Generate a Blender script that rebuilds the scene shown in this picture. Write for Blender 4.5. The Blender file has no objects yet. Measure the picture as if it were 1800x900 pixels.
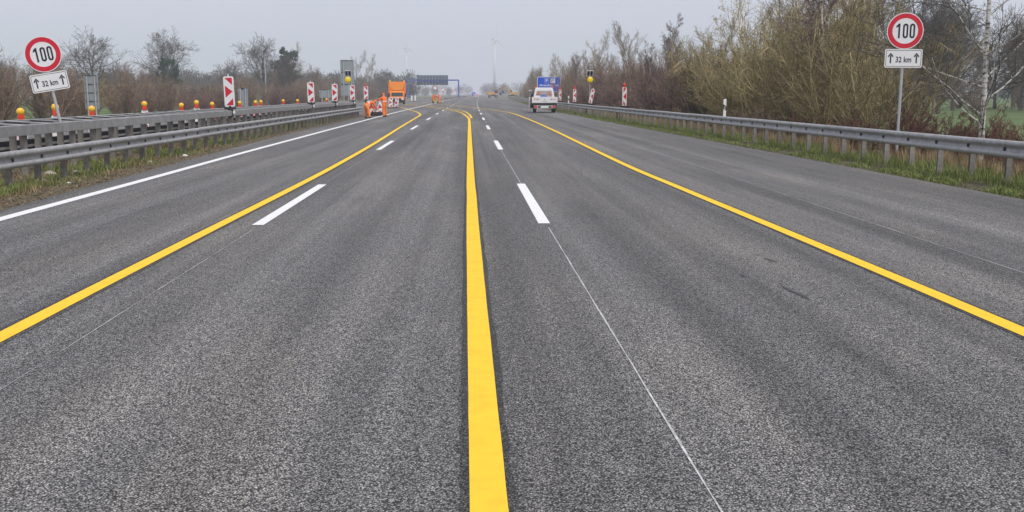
import bpy, bmesh, math, random
import numpy as np
from mathutils import Vector, Matrix, Euler

R = math.radians
sc = bpy.context.scene
COL = sc.collection
random.seed(7)

# ------------------------------------------------------------------ camera
cam_d = bpy.data.cameras.new('camera')
cam = bpy.data.objects.new('camera', cam_d)
COL.objects.link(cam)
cam.location = (0.0, 0.0, 1.70)
cam.rotation_euler = (R(90 - 9.123), 0.0, R(-2.531))
cam_d.sensor_width = 36.0
cam_d.lens = 35.51
cam_d.clip_start = 0.1
cam_d.clip_end = 20000.0
sc.camera = cam

# ------------------------------------------------------------------ world, sun, exposure
SUN_EL, SUN_AZ = 57.0, 146.0        # a veiled sun, high behind the camera to the right
world = bpy.data.worlds.new('World')
sc.world = world
world.use_nodes = True
wn, wl = world.node_tree.nodes, world.node_tree.links
wn.clear()
w_out = wn.new('ShaderNodeOutputWorld')
w_bg = wn.new('ShaderNodeBackground')
w_sky = wn.new('ShaderNodeTexSky')
w_sky.sky_type = 'NISHITA'
w_sky.sun_disc = False
w_sky.sun_elevation = R(SUN_EL)
w_sky.sun_rotation = R(SUN_AZ)
w_sky.dust_density = 6.0
w_sky.air_density = 1.0
w_mix = wn.new('ShaderNodeMixRGB')                 # closed cloud cover over the clear sky
w_mix.inputs['Fac'].default_value = 0.93
w_tc = wn.new('ShaderNodeTexCoord')
w_nz = wn.new('ShaderNodeTexNoise'); w_nz.inputs['Scale'].default_value = 3.2; w_nz.inputs['Detail'].default_value = 5
wl.new(w_tc.outputs['Generated'], w_nz.inputs['Vector'])
w_rp = wn.new('ShaderNodeValToRGB')
w_rp.color_ramp.elements[0].position = 0.3; w_rp.color_ramp.elements[0].color = (0.93, 0.93, 0.94, 1)
w_rp.color_ramp.elements[1].position = 0.7; w_rp.color_ramp.elements[1].color = (1.0, 1.0, 1.0, 1)
wl.new(w_nz.outputs['Fac'], w_rp.inputs['Fac'])
w_cl = wn.new('ShaderNodeMixRGB'); w_cl.blend_type = 'MULTIPLY'; w_cl.inputs['Fac'].default_value = 1.0
w_cl.inputs['Color1'].default_value = (3.88, 4.00, 4.70, 1)      # grey of the cloud sheet
wl.new(w_rp.outputs['Color'], w_cl.inputs['Color2'])
wl.new(w_cl.outputs['Color'], w_mix.inputs['Color2'])
wl.new(w_sky.outputs['Color'], w_mix.inputs['Color1'])
wl.new(w_mix.outputs['Color'], w_bg.inputs['Color'])
w_bg.inputs['Strength'].default_value = 0.115
wl.new(w_bg.outputs['Background'], w_out.inputs['Surface'])

sun_d = bpy.data.lights.new('sun', 'SUN')
sun_d.energy = 1.5
sun_d.angle = R(18)
sun_d.color = (1.0, 0.96, 0.90)
sun = bpy.data.objects.new('sun', sun_d)
COL.objects.link(sun)
_d = Vector((math.sin(R(SUN_AZ)) * math.cos(R(SUN_EL)), math.cos(R(SUN_AZ)) * math.cos(R(SUN_EL)), math.sin(R(SUN_EL))))
sun.rotation_euler = _d.to_track_quat('Z', 'Y').to_euler()

sc.view_settings.view_transform = 'Standard'
sc.view_settings.look = 'None'
sc.view_settings.exposure = 0.68
sc.view_settings.gamma = 1.0
sc.view_settings.use_curve_mapping = False
sc.render.engine = 'CYCLES'
sc.cycles.use_denoising = True
sc.cycles.max_bounces = 6
sc.cycles.volume_bounces = 2

# ------------------------------------------------------------------ helpers
def tag(o, label=None, cat=None, group=None, kind=None):
    if label: o['label'] = label
    if cat: o['category'] = cat
    if group: o['group'] = group
    if kind: o['kind'] = kind
    return o

def empty(name, loc=(0, 0, 0), rz=0.0, parent=None):
    o = bpy.data.objects.new(name, None)
    o.empty_display_size = 0.2
    COL.objects.link(o)
    o.location = loc
    o.rotation_euler = (0, 0, rz)
    o.parent = parent
    return o

def link(name, me, parent=None, loc=None, rot=None):
    o = bpy.data.objects.new(name, me)
    COL.objects.link(o)
    o.parent = parent
    if loc is not None: o.location = loc
    if rot is not None: o.rotation_euler = rot
    return o

def kids(o):
    return [c for c in ALLKIDS.get(o.name, [])]

def copy_tree(o, parent=None):
    c = o.copy()
    COL.objects.link(c)
    c.parent = parent
    for ch in list(o.children):
        copy_tree(ch, c)
    return c

def np_mesh(name, V, F, mats=(), smooth=False, midx=None):
    """fast mesh from numpy arrays; F is (n,3) or (n,4)"""
    V = np.asarray(V, np.float32); F = np.asarray(F, np.int32)
    k = F.shape[1]
    me = bpy.data.meshes.new(name)
    me.vertices.add(len(V)); me.vertices.foreach_set('co', V.ravel())
    me.loops.add(F.size); me.loops.foreach_set('vertex_index', F.ravel())
    me.polygons.add(len(F))
    me.polygons.foreach_set('loop_start', np.arange(0, F.size, k, dtype=np.int32))
    for m in mats: me.materials.append(m)
    if midx is not None: me.polygons.foreach_set('material_index', np.asarray(midx, np.int32))
    if smooth: me.polygons.foreach_set('use_smooth', np.ones(len(F), bool))
    me.update(calc_edges=True)
    me.validate()
    return me

class MB:
    """collects shapes for ONE mesh"""
    def __init__(self): self.v = []; self.f = []; self.m = []
    def add(self, vs, fs, mi=0, M=None):
        b = len(self.v)
        self.v += [tuple(M @ Vector(q)) if M is not None else tuple(q) for q in vs]
        for f in fs: self.f.append([b + i for i in f]); self.m.append(mi)
        return self
    def box(self, x0, x1, y0, y1, z0, z1, mi=0, M=None):
        vs = [(x0,y0,z0),(x1,y0,z0),(x1,y1,z0),(x0,y1,z0),(x0,y0,z1),(x1,y0,z1),(x1,y1,z1),(x0,y1,z1)]
        return self.add(vs, [(0,3,2,1),(4,5,6,7),(0,1,5,4),(1,2,6,5),(2,3,7,6),(3,0,4,7)], mi, M)
    def prism(self, poly, a0, a1, axis='y', mi=0, M=None):
        """poly of 2D points; axis y: (x,z), axis x: (y,z), axis z: (x,y)"""
        n = len(poly)
        def P(p, a):
            if axis == 'y': return (p[0], a, p[1])
            if axis == 'x': return (a, p[0], p[1])
            return (p[0], p[1], a)
        vs = [P(p, a0) for p in poly] + [P(p, a1) for p in poly]
        fs = [tuple(range(n)), tuple(range(2*n-1, n-1, -1))]
        for i in range(n):
            j = (i+1) % n
            fs.append((i, n+i, n+j, j))
        return self.add(vs, fs, mi, M)
    def cyl(self, p0, p1, r0, r1=None, n=12, mi=0, M=None, caps=True):
        return self.tube([p0, p1], [r0, r0 if r1 is None else r1], n, mi, M, caps)
    def tube(self, pts, rr, n=8, mi=0, M=None, caps=True):
        pts = [Vector(q) for q in pts]
        vs, fs = [], []
        for i, q in enumerate(pts):
            t = (pts[min(i+1, len(pts)-1)] - pts[max(i-1, 0)]).normalized()
            ref = Vector((0, 0, 1)) if abs(t.z) < 0.9 else Vector((0, 1, 0))
            a = t.cross(ref).normalized(); b = t.cross(a)
            for k in range(n):
                an = 2*math.pi*k/n
                vs.append(q + (a*math.cos(an) + b*math.sin(an))*rr[i])
        for i in range(len(pts)-1):
            for k in range(n):
                j = (k+1) % n
                fs.append((i*n+k, i*n+j, (i+1)*n+j, (i+1)*n+k))
        if caps:
            fs.append(tuple(range(n-1, -1, -1))); e = (len(pts)-1)*n
            fs.append(tuple(range(e, e+n)))
        return self.add(vs, fs, mi, M)
    def ball(self, c, r, mi=0, n=12, m=8, M=None, s=(1,1,1)):
        vs = [(c[0], c[1], c[2]-r*s[2])]
        for i in range(1, m):
            ph = -math.pi/2 + math.pi*i/m
            for k in range(n):
                an = 2*math.pi*k/n
                vs.append((c[0]+r*s[0]*math.cos(ph)*math.cos(an), c[1]+r*s[1]*math.cos(ph)*math.sin(an), c[2]+r*s[2]*math.sin(ph)))
        vs.append((c[0], c[1], c[2]+r*s[2]))
        fs = []
        for k in range(n): fs.append((0, 1+(k+1) % n, 1+k))
        for i in range(m-2):
            for k in range(n):
                j = (k+1) % n
                fs.append((1+i*n+k, 1+i*n+j, 1+(i+1)*n+j, 1+(i+1)*n+k))
        t = len(vs)-1; b = 1+(m-2)*n
        for k in range(n): fs.append((b+k, b+(k+1) % n, t))
        return self.add(vs, fs, mi, M)
    def mesh(self, name, mats, smooth=False, bevel=0.0):
        me = bpy.data.meshes.new(name)
        me.from_pydata([tuple(q) for q in self.v], [], self.f)
        mats = mats if isinstance(mats, (list, tuple)) else [mats]
        for m in mats: me.materials.append(m)
        me.polygons.foreach_set('material_index', np.array(self.m, np.int32))
        bm = bmesh.new(); bm.from_mesh(me)
        bmesh.ops.recalc_face_normals(bm, faces=bm.faces)
        if bevel > 0:
            es = [e for e in bm.edges if len(e.link_faces) == 2 and e.calc_face_angle(0) > 0.5]
            bmesh.ops.bevel(bm, geom=es, offset=bevel, segments=2, profile=0.6, affect='EDGES', clamp_overlap=True)
        bm.to_mesh(me); bm.free()
        if smooth: me.polygons.foreach_set('use_smooth', np.ones(len(me.polygons), bool))
        me.update()
        return me
    def build(self, name, mats, parent=None, smooth=False, bevel=0.0, loc=None, rot=None):
        return link(name, self.mesh(name, mats, smooth, bevel), parent, loc, rot)

# ------------------------------------------------------------------ materials
def new_mat(name):
    m = bpy.data.materials.new(name); m.use_nodes = True
    nt = m.node_tree
    bs = nt.nodes.get('Principled BSDF')
    return m, nt.nodes, nt.links, bs

def ramp(n, stops):
    r = n.new('ShaderNodeValToRGB')
    el = r.color_ramp.elements
    while len(el) < len(stops): el.new(0.5)
    for e, (p, c) in zip(el, stops):
        e.position = p
        e.color = (c[0], c[1], c[2], 1) if isinstance(c, (tuple, list)) else (c, c, c, 1)
    return r

def plain(name, col, rough=0.6, metal=0.0, var=0.12, scale=6.0, dirt=0.0, dirtcol=(0.08, 0.07, 0.06), bump=0.0, emit=0.0, objvar=0.0, spec=0.5):
    """painted or bare surface with faint procedural mottling and optional grime"""
    m, n, l, bs = new_mat(name)
    tc = n.new('ShaderNodeTexCoord')
    nz = n.new('ShaderNodeTexNoise'); nz.inputs['Scale'].default_value = scale; nz.inputs['Detail'].default_value = 5
    l.new(tc.outputs['Object'], nz.inputs['Vector'])
    rp = ramp(n, [(0.3, tuple(c*(1-var) for c in col)), (0.7, tuple(min(1, c*(1+var)) for c in col))])
    l.new(nz.outputs['Fac'], rp.inputs['Fac'])
    out = rp.outputs['Color']
    if dirt > 0:
        n2 = n.new('ShaderNodeTexNoise'); n2.inputs['Scale'].default_value = scale*2.7; n2.inputs['Detail'].default_value = 8
        l.new(tc.outputs['Object'], n2.inputs['Vector'])
        r2 = ramp(n, [(0.45, 0.0), (0.72, dirt)])
        l.new(n2.outputs['Fac'], r2.inputs['Fac'])
        mx = n.new('ShaderNodeMixRGB'); mx.inputs['Color2'].default_value = (*dirtcol, 1)
        l.new(r2.outputs['Color'], mx.inputs['Fac']); l.new(out, mx.inputs['Color1'])
        out = mx.outputs['Color']
    if objvar > 0:
        oi = n.new('ShaderNodeObjectInfo')
        mr = n.new('ShaderNodeMapRange'); mr.inputs['To Min'].default_value = 1-objvar; mr.inputs['To Max'].default_value = 1+objvar
        l.new(oi.outputs['Random'], mr.inputs['Value'])
        mm = n.new('ShaderNodeMixRGB'); mm.blend_type = 'MULTIPLY'; mm.inputs['Fac'].default_value = 1
        l.new(out, mm.inputs['Color1']); l.new(mr.outputs['Result'], mm.inputs['Color2'])
        out = mm.outputs['Color']
    l.new(out, bs.inputs['Base Color'])
    bs.inputs['Roughness'].default_value = rough
    bs.inputs['Metallic'].default_value = metal
    bs.inputs['Specular IOR Level'].default_value = spec
    if bump > 0:
        b = n.new('ShaderNodeBump'); b.inputs['Strength'].default_value = bump; b.inputs['Distance'].default_value = 0.01
        l.new(nz.outputs['Fac'], b.inputs['Height']); l.new(b.outputs['Normal'], bs.inputs['Normal'])
    if emit > 0:
        bs.inputs['Emission Color'].default_value = (*col, 1); bs.inputs['Emission Strength'].default_value = emit
    return m

def asphalt(name, dark=1.0, tan=1.0):
    m, n, l, bs = new_mat(name)
    tc = n.new('ShaderNodeTexCoord')
    P = tc.outputs['Object']
    def noise(scale, detail=3.0, mscale=None, rough=0.5):
        t = n.new('ShaderNodeTexNoise'); t.inputs['Scale'].default_value = scale; t.inputs['Detail'].default_value = detail
        t.inputs['Roughness'].default_value = rough
        if mscale:
            mp = n.new('ShaderNodeMapping'); mp.inputs['Scale'].default_value = mscale
            l.new(P, mp.inputs['Vector']); l.new(mp.outputs['Vector'], t.inputs['Vector'])
        else: l.new(P, t.inputs['Vector'])
        return t.outputs['Fac']
    def mul(a, b, fac=1.0):
        x = n.new('ShaderNodeMixRGB'); x.blend_type = 'MULTIPLY'; x.inputs['Fac'].default_value = fac
        l.new(a, x.inputs['Color1']); l.new(b, x.inputs['Color2']); return x.outputs['Color']
    # stones: one tone for each cell, dark mastic between them
    vo = n.new('ShaderNodeTexVoronoi'); vo.feature = 'F1'; vo.inputs['Scale'].default_value = 112.0; vo.inputs['Randomness'].default_value = 1.0
    l.new(P, vo.inputs['Vector'])
    bw = n.new('ShaderNodeRGBToBW'); l.new(vo.outputs['Color'], bw.inputs['Color'])
    stone = ramp(n, [(0.12, (0.074*dark, 0.074*dark, 0.080*dark)), (0.42, (0.166*dark, 0.163*dark, 0.160*dark)), (0.62, (0.238*dark, 0.234*dark, 0.226*dark)), (0.88, (0.41*dark, 0.398*dark, 0.372*dark))])
    l.new(bw.outputs['Val'], stone.inputs['Fac'])
    gap = ramp(n, [(0.34, 1.0), (0.64, 0.16)]); l.new(vo.outputs['Distance'], gap.inputs['Fac'])
    c = mul(stone.outputs['Color'], gap.outputs['Color'])
    fine = ramp(n, [(0.25, 0.62), (0.75, 1.38)]); l.new(noise(210.0, 2.0), fine.inputs['Fac'])
    c = mul(c, fine.outputs['Color'])
    mid = ramp(n, [(0.3, 0.80), (0.7, 1.2)]); l.new(noise(22.0, 4.0), mid.inputs['Fac'])
    c = mul(c, mid.outputs['Color'])
    # lengthwise paver and roller bands
    b1 = ramp(n, [(0.32, 0.82), (0.5, 1.12), (0.68, 1.46)]); l.new(noise(1.0, 3.0, (1.25, 0.018, 1.0)), b1.inputs['Fac'])
    c = mul(c, b1.outputs['Color'])
    b2 = ramp(n, [(0.3, 0.88), (0.7, 1.12)]); l.new(noise(1.0, 2.0, (5.5, 0.05, 1.0)), b2.inputs['Fac'])
    c = mul(c, b2.outputs['Color'])
    # dusty paler patches
    pt = ramp(n, [(0.46, 0.0), (0.70, 0.75*tan)]); l.new(noise(1.0, 5.0, (0.75, 0.13, 1.0), 0.6), pt.inputs['Fac'])
    dust = n.new('ShaderNodeMixRGB'); dust.blend_type = 'MULTIPLY'; dust.inputs['Color2'].default_value = (1.48, 1.42, 1.33, 1)
    l.new(pt.outputs['Color'], dust.inputs['Fac']); l.new(c, dust.inputs['Color1']); c = dust.outputs['Color']
    # dark smears
    sm = ramp(n, [(0.62, 1.0), (0.80, 0.62)]); l.new(noise(1.0, 4.0, (0.9, 0.22, 1.0), 0.55), sm.inputs['Fac'])
    c = mul(c, sm.outputs['Color'])
    l.new(c, bs.inputs['Base Color'])
    bs.inputs['Roughness'].default_value = 0.82
    bs.inputs['Specular IOR Level'].default_value = 0.3
    bp = n.new('ShaderNodeBump'); bp.inputs['Strength'].default_value = 0.75; bp.inputs['Distance'].default_value = 0.006; bp.invert = True
    l.new(vo.outputs['Distance'], bp.inputs['Height']); l.new(bp.outputs['Normal'], bs.inputs['Normal'])
    return m

def ground_mat(name, cols, scale=1.5, fine=30.0):
    m, n, l, bs = new_mat(name)
    tc = n.new('ShaderNodeTexCoord')
    a = n.new('ShaderNodeTexNoise'); a.inputs['Scale'].default_value = scale; a.inputs['Detail'].default_value = 8; a.inputs['Roughness'].default_value = 0.65
    l.new(tc.outputs['Object'], a.inputs['Vector'])
    k = len(cols)
    rp = ramp(n, [(0.32 + 0.36*i/(k-1), c) for i, c in enumerate(cols)])
    l.new(a.outputs['Fac'], rp.inputs['Fac'])
    b = n.new('ShaderNodeTexNoise'); b.inputs['Scale'].default_value = fine; b.inputs['Detail'].default_value = 6; b.inputs['Roughness'].default_value = 0.7
    l.new(tc.outputs['Object'], b.inputs['Vector'])
    r2 = ramp(n, [(0.3, 0.45), (0.7, 1.5)]); l.new(b.outputs['Fac'], r2.inputs['Fac'])
    mx = n.new('ShaderNodeMixRGB'); mx.blend_type = 'MULTIPLY'; mx.inputs['Fac'].default_value = 1
    l.new(rp.outputs['Color'], mx.inputs['Color1']); l.new(r2.outputs['Color'], mx.inputs['Color2'])
    l.new(mx.outputs['Color'], bs.inputs['Base Color'])
    bs.inputs['Roughness'].default_value = 0.95
    bp = n.new('ShaderNodeBump'); bp.inputs['Strength'].default_value = 0.8; bp.inputs['Distance'].default_value = 0.03
    l.new(b.outputs['Fac'], bp.inputs['Height']); l.new(bp.outputs['Normal'], bs.inputs['Normal'])
    return m

def island_mat(name, cols, rough=0.8, objvar=0.0, trans=0.0):
    """each blade or leaf its own tone"""
    m, n, l, bs = new_mat(name)
    g = n.new('ShaderNodeNewGeometry')
    k = len(cols)
    rp = ramp(n, [(i/(k-1), c) for i, c in enumerate(cols)])
    l.new(g.outputs['Random Per Island'], rp.inputs['Fac'])
    l.new(rp.outputs['Color'], bs.inputs['Base Color'])
    bs.inputs['Roughness'].default_value = rough
    return m

def bark_mat(name, col, objvar=0.25):
    m, n, l, bs = new_mat(name)
    tc = n.new('ShaderNodeTexCoord')
    nz = n.new('ShaderNodeTexNoise'); nz.inputs['Scale'].default_value = 2.2; nz.inputs['Detail'].default_value = 6
    l.new(tc.outputs['Object'], nz.inputs['Vector'])
    rp = ramp(n, [(0.3, tuple(c*0.65 for c in col)), (0.7, tuple(c*1.4 for c in col))])
    l.new(nz.outputs['Fac'], rp.inputs['Fac'])
    oi = n.new('ShaderNodeObjectInfo')
    mr = n.new('ShaderNodeMapRange'); mr.inputs['To Min'].default_value = 1-objvar; mr.inputs['To Max'].default_value = 1+objvar
    l.new(oi.outputs['Random'], mr.inputs['Value'])
    mm = n.new('ShaderNodeMixRGB'); mm.blend_type = 'MULTIPLY'; mm.inputs['Fac'].default_value = 1
    l.new(rp.outputs['Color'], mm.inputs['Color1']); l.new(mr.outputs['Result'], mm.inputs['Color2'])
    ge = n.new('ShaderNodeNewGeometry')
    mi = n.new('ShaderNodeMapRange'); mi.inputs['To Min'].default_value = 0.40; mi.inputs['To Max'].default_value = 1.55
    l.new(ge.outputs['Random Per Island'], mi.inputs['Value'])
    m2 = n.new('ShaderNodeMixRGB'); m2.blend_type = 'MULTIPLY'; m2.inputs['Fac'].default_value = 1
    l.new(mm.outputs['Color'], m2.inputs['Color1']); l.new(mi.outputs['Result'], m2.inputs['Color2'])
    l.new(m2.outputs['Color'], bs.inputs['Base Color'])
    bs.inputs['Roughness'].default_value = 0.9
    return m

def birch_mat():
    m, n, l, bs = new_mat('birch_bark')
    tc = n.new('ShaderNodeTexCoord')
    mp = n.new('ShaderNodeMapping'); mp.inputs['Scale'].default_value = (4.5, 4.5, 11.0)
    l.new(tc.outputs['Object'], mp.inputs['Vector'])
    nz = n.new('ShaderNodeTexNoise'); nz.inputs['Scale'].default_value = 1.0; nz.inputs['Detail'].default_value = 5; nz.inputs['Roughness'].default_value = 0.65
    l.new(mp.outputs['Vector'], nz.inputs['Vector'])
    rp = ramp(n, [(0.37, (0.03, 0.026, 0.022)), (0.43, (0.30, 0.27, 0.23)), (0.52, (0.60, 0.57, 0.51)), (0.75, (0.74, 0.72, 0.67))])
    l.new(nz.outputs['Fac'], rp.inputs['Fac']); l.new(rp.outputs['Color'], bs.inputs['Base Color'])
    bs.inputs['Roughness'].default_value = 0.8
    return m

def chevron_mat():
    pass

M = {}
M['asphalt'] = asphalt('asphalt')
M['asphalt_old'] = asphalt('asphalt_opposite', 1.08, 1.2)
M['primer'] = asphalt('bitumen_primer', 0.52, 0.0)
M['yellow'] = plain('yellow_tape', (0.87, 0.55, 0.042), 0.8, var=0.035, scale=3.0, dirt=0.16, dirtcol=(0.30, 0.19, 0.03), spec=0.15)
M['white_paint'] = plain('white_road_paint', (0.80, 0.80, 0.78), 0.7, var=0.06, scale=14.0, dirt=0.38, bump=0.2, dirtcol=(0.35, 0.34, 0.32))
M['thin_line'] = plain('thin_premark', (0.50, 0.50, 0.49), 0.7, var=0.35, scale=20.0, dirt=0.7, dirtcol=(0.16, 0.16, 0.16))
M['tar'] = plain('tar_scuff', (0.045, 0.045, 0.048), 0.7, var=0.4, scale=40.0)
M['galv'] = plain('galvanised_steel', (0.36, 0.36, 0.355), 0.52, 0.3, var=0.16, scale=3.5, dirt=0.45, dirtcol=(0.17, 0.16, 0.145), objvar=0.08)
M['galv_post'] = plain('galvanised_post', (0.25, 0.235, 0.21), 0.7, 0.15, var=0.3, scale=5.0, dirt=0.6, dirtcol=(0.12, 0.10, 0.085), objvar=0.18)
M['galv_clean'] = plain('sign_post_steel', (0.50, 0.51, 0.51), 0.45, 0.5, var=0.08, scale=4.0)
M['dark_steel'] = plain('dark_steel', (0.035, 0.035, 0.037), 0.55, 0.2, var=0.3)
M['shade_black'] = plain('painted_shade_black', (0.03, 0.03, 0.033), 0.7, var=0.4, scale=3.0)  # near-black colour stands for the shade under the median barrier
M['sign_white'] = plain('sign_white', (0.80, 0.80, 0.79), 0.4, var=0.03, scale=3.0, dirt=0.12, dirtcol=(0.45, 0.44, 0.42))
M['sign_red'] = plain('sign_red', (0.62, 0.012, 0.035), 0.4, var=0.08, scale=4.0)
M['sign_black'] = plain('sign_black', (0.012, 0.012, 0.02), 0.5, var=0.1)
M['sign_blue'] = plain('sign_blue', (0.005, 0.085, 0.62), 0.4, var=0.06)
M['sign_back'] = plain('sign_back_grey', (0.30, 0.34, 0.345), 0.5, 0.1, var=0.10, scale=2.0)
M['gantry_blue'] = plain('gantry_blue', (0.03, 0.075, 0.42), 0.5, var=0.08)
M['gantry_panel'] = plain('gantry_panel', (0.085, 0.115, 0.15), 0.5, 0.2, var=0.08)
M['amber'] = plain('amber_lens', (0.98, 0.50, 0.025), 0.25, var=0.15, scale=14.0)
M['yellow_lens'] = plain('yellow_lens', (0.95, 0.66, 0.01), 0.3, var=0.08, scale=8.0)
M['lamp_red'] = plain('lamp_red_orange', (0.75, 0.055, 0.015), 0.35, var=0.1)
M['solar'] = plain('solar_cells', (0.03, 0.035, 0.06), 0.2, var=0.2)
M['hivis'] = plain('hi_vis_orange', (0.95, 0.165, 0.025), 0.75, var=0.14, scale=7.0, bump=0.3)
M['hivis_pale'] = plain('hi_vis_trousers', (0.93, 0.26, 0.055), 0.75, var=0.14, scale=7.0, bump=0.3)
M['reflective'] = plain('reflective_band', (0.75, 0.76, 0.70), 0.35, var=0.05)
M['skin'] = plain('skin', (0.48, 0.27, 0.19), 0.55, var=0.06)
M['hair'] = plain('hair_brown', (0.05, 0.035, 0.025), 0.7, var=0.2)
M['boots'] = plain('boots_black', (0.02, 0.018, 0.018), 0.6, var=0.2)
M['white_car'] = plain('white_car_paint', (0.80, 0.80, 0.79), 0.25, var=0.03, scale=2.0, dirt=0.25, dirtcol=(0.40, 0.38, 0.35))
M['black_plastic'] = plain('black_plastic', (0.018, 0.018, 0.019), 0.6, var=0.2)
M['rubber'] = plain('tyre_rubber', (0.016, 0.016, 0.016), 0.85, var=0.2)
M['rim'] = plain('wheel_rim', (0.30, 0.30, 0.30), 0.4, 0.6)
M['glass'] = plain('vehicle_glass', (0.05, 0.055, 0.06), 0.08, 0.0, var=0.1)
M['rear_glass'] = plain('rear_window_glass', (0.33, 0.33, 0.33), 0.12, 0.0, var=0.1)
M['tail_red'] = plain('tail_light_red', (0.70, 0.02, 0.02), 0.3, var=0.1)
M['seat_red'] = plain('headrest_orange_red', (0.55, 0.16, 0.11), 0.6, var=0.1)
M['truck_orange'] = plain('municipal_orange', (0.90, 0.25, 0.012), 0.35, var=0.06, scale=2.0, dirt=0.25, dirtcol=(0.3, 0.14, 0.05))
M['plant_yellow'] = plain('plant_yellow', (0.70, 0.36, 0.05), 0.45, var=0.1, dirt=0.3, dirtcol=(0.25, 0.18, 0.08))
M['tan_metal'] = plain('tan_machine_paint', (0.55, 0.36, 0.12), 0.5, var=0.15)
M['turbine'] = plain('turbine_white', (0.72, 0.72, 0.73), 0.5, var=0.02)
M['stone'] = plain('pale_stone', (0.36, 0.33, 0.28), 0.9, var=0.3, scale=9.0, bump=0.6)
M['brick'] = plain('brick_red_wall', (0.36, 0.15, 0.105), 0.85, var=0.2, scale=3.0)
M['verge'] = ground_mat('verge_soil', [(0.045, 0.035, 0.022), (0.10, 0.078, 0.045), (0.075, 0.085, 0.03), (0.16, 0.125, 0.075)], 2.2, 26.0)
M['median'] = ground_mat('median_litter', [(0.06, 0.045, 0.028), (0.14, 0.105, 0.065), (0.085, 0.08, 0.035), (0.20, 0.155, 0.095)], 2.6, 30.0)
M['field'] = ground_mat('field_grass', [(0.045, 0.085, 0.018), (0.075, 0.125, 0.026), (0.09, 0.135, 0.035), (0.12, 0.13, 0.05)], 0.06, 2.5)
M['blade'] = island_mat('grass_blade', [(0.06, 0.10, 0.016), (0.11, 0.18, 0.028), (0.16, 0.225, 0.042), (0.24, 0.26, 0.08), (0.32, 0.27, 0.12)])
M['straw'] = island_mat('dead_grass', [(0.24, 0.18, 0.09), (0.36, 0.28, 0.15), (0.30, 0.21, 0.11), (0.17, 0.12, 0.06)])
M['litter'] = island_mat('leaf_litter', [(0.10, 0.065, 0.035), (0.22, 0.155, 0.085), (0.30, 0.23, 0.14), (0.07, 0.045, 0.028), (0.17, 0.11, 0.06)])
M['bark_brown'] = bark_mat('bark_brown', (0.245, 0.18, 0.13))
M['bark_purple'] = bark_mat('bark_purple_brown', (0.20, 0.135, 0.115))
M['bark_olive'] = bark_mat('bark_olive', (0.30, 0.245, 0.125))
M['bark_dark'] = bark_mat('bark_dark', (0.11, 0.096, 0.083))
M['bark_pale'] = bark_mat('bark_pale', (0.30, 0.25, 0.185))
M['bark_red'] = bark_mat('bark_red_brown', (0.135, 0.062, 0.048))
M['birch'] = birch_mat()
M['catkin'] = island_mat('willow_catkins', [(0.24, 0.22, 0.06), (0.34, 0.31, 0.10), (0.20, 0.20, 0.06), (0.46, 0.43, 0.20)])
M['needles'] = island_mat('pine_needles', [(0.018, 0.045, 0.026), (0.035, 0.075, 0.042), (0.05, 0.095, 0.05)])

# ------------------------------------------------------------------ road geometry
CURV = 2.476e-5
def curve(Y):
    Y = np.asarray(Y, float)
    k = 420.0
    return np.where(Y < k, CURV*Y*Y, CURV*k*k + 2*CURV*k*(Y-k)) * (Y > 0)
def right_edge(Y):
    Y = np.asarray(Y, float)
    base = np.interp(Y, [-20, 16, 30, 50, 70, 95, 125, 178, 321, 420], [9.05, 9.05, 8.97, 8.75, 8.5, 8.42, 8.75, 9.8, 13.6, 17.0])
    return np.where(Y > 420, 17.0 + (curve(Y)-curve(420)), base)
def left_edge(Y):
    Y = np.asarray(Y, float)
    base = np.interp(Y, [-20, 14, 22, 32, 45, 84, 120, 420], [-6.75, -6.85, -7.12, -7.4, -7.75, -7.85, -7.7, -7.4])
    return base + np.where(Y > 84, curve(Y)-curve(84), 0)
def opp_right(Y):
    Y = np.asarray(Y, float)
    return -10.9 + np.where(Y > 84, curve(Y)-curve(84), 0)
def opp_left(Y): return opp_right(Y) - 11.8

YS = np.concatenate([np.arange(-12, 60, 2.0), np.arange(60, 300, 5.0), np.arange(300, 700, 20.0), np.arange(700, 2601, 100.0)])

def ribbon(name, fa, fb, ys, za, mat, cols=2, zf=None, kind='structure'):
    ts = np.linspace(0, 1, cols)
    A, B = fa(ys), fb(ys)
    X = A[:, None] + (B-A)[:, None]*ts[None, :]
    Y = np.repeat(ys[:, None], cols, 1)
    Z = np.full_like(X, za) if zf is None else zf(X, Y, np.repeat(ts[None, :], len(ys), 0))
    V = np.stack([X, Y, Z], -1).reshape(-1, 3)
    i = np.arange(len(ys)-1)[:, None]*cols + np.arange(cols-1)[None, :]
    i = i.ravel()
    F = np.stack([i, i+1, i+1+cols, i+cols], -1)
    o = link(name, np_mesh(name, V, F, [mat], smooth=True))
    o['kind'] = kind
    return o

# one field sheet to the horizon
link('field', np_mesh('field', [(-2600, -150, -0.6), (2600, -150, -0.6), (2600, 2700, -0.6), (-2600, 2700, -0.6)], [(0, 1, 2, 3)], [M['field']]))['kind'] = 'structure'
road = ribbon('road', left_edge, right_edge, YS, 0.0, M['asphalt'], 3)
ribbon('opposite_road', opp_left, opp_right, YS, 0.0, M['asphalt_old'], 3)
ycross = YS[(YS >= 85) & (YS <= 300)]
ribbon('crossover', opp_right, left_edge, ycross, 0.0, M['asphalt_old'], 3)
rngz = np.random.default_rng(3)
def bumpy(amp):
    def f(X, Y, T):
        e = np.minimum(T, 1-T)*6
        return -0.012 + np.clip(e, 0, 1)*(0.02 + amp*(np.sin(X*7.1+Y*1.3)+np.sin(Y*3.7-X*2.1)+rngz.normal(0, .6, X.shape))*0.5)
    return f
ym1 = np.concatenate([np.arange(-12, 85, 0.5), [85.0]])
ribbon('median_verge', opp_right, left_edge, ym1, 0, M['median'], 14, bumpy(0.018))
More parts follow.
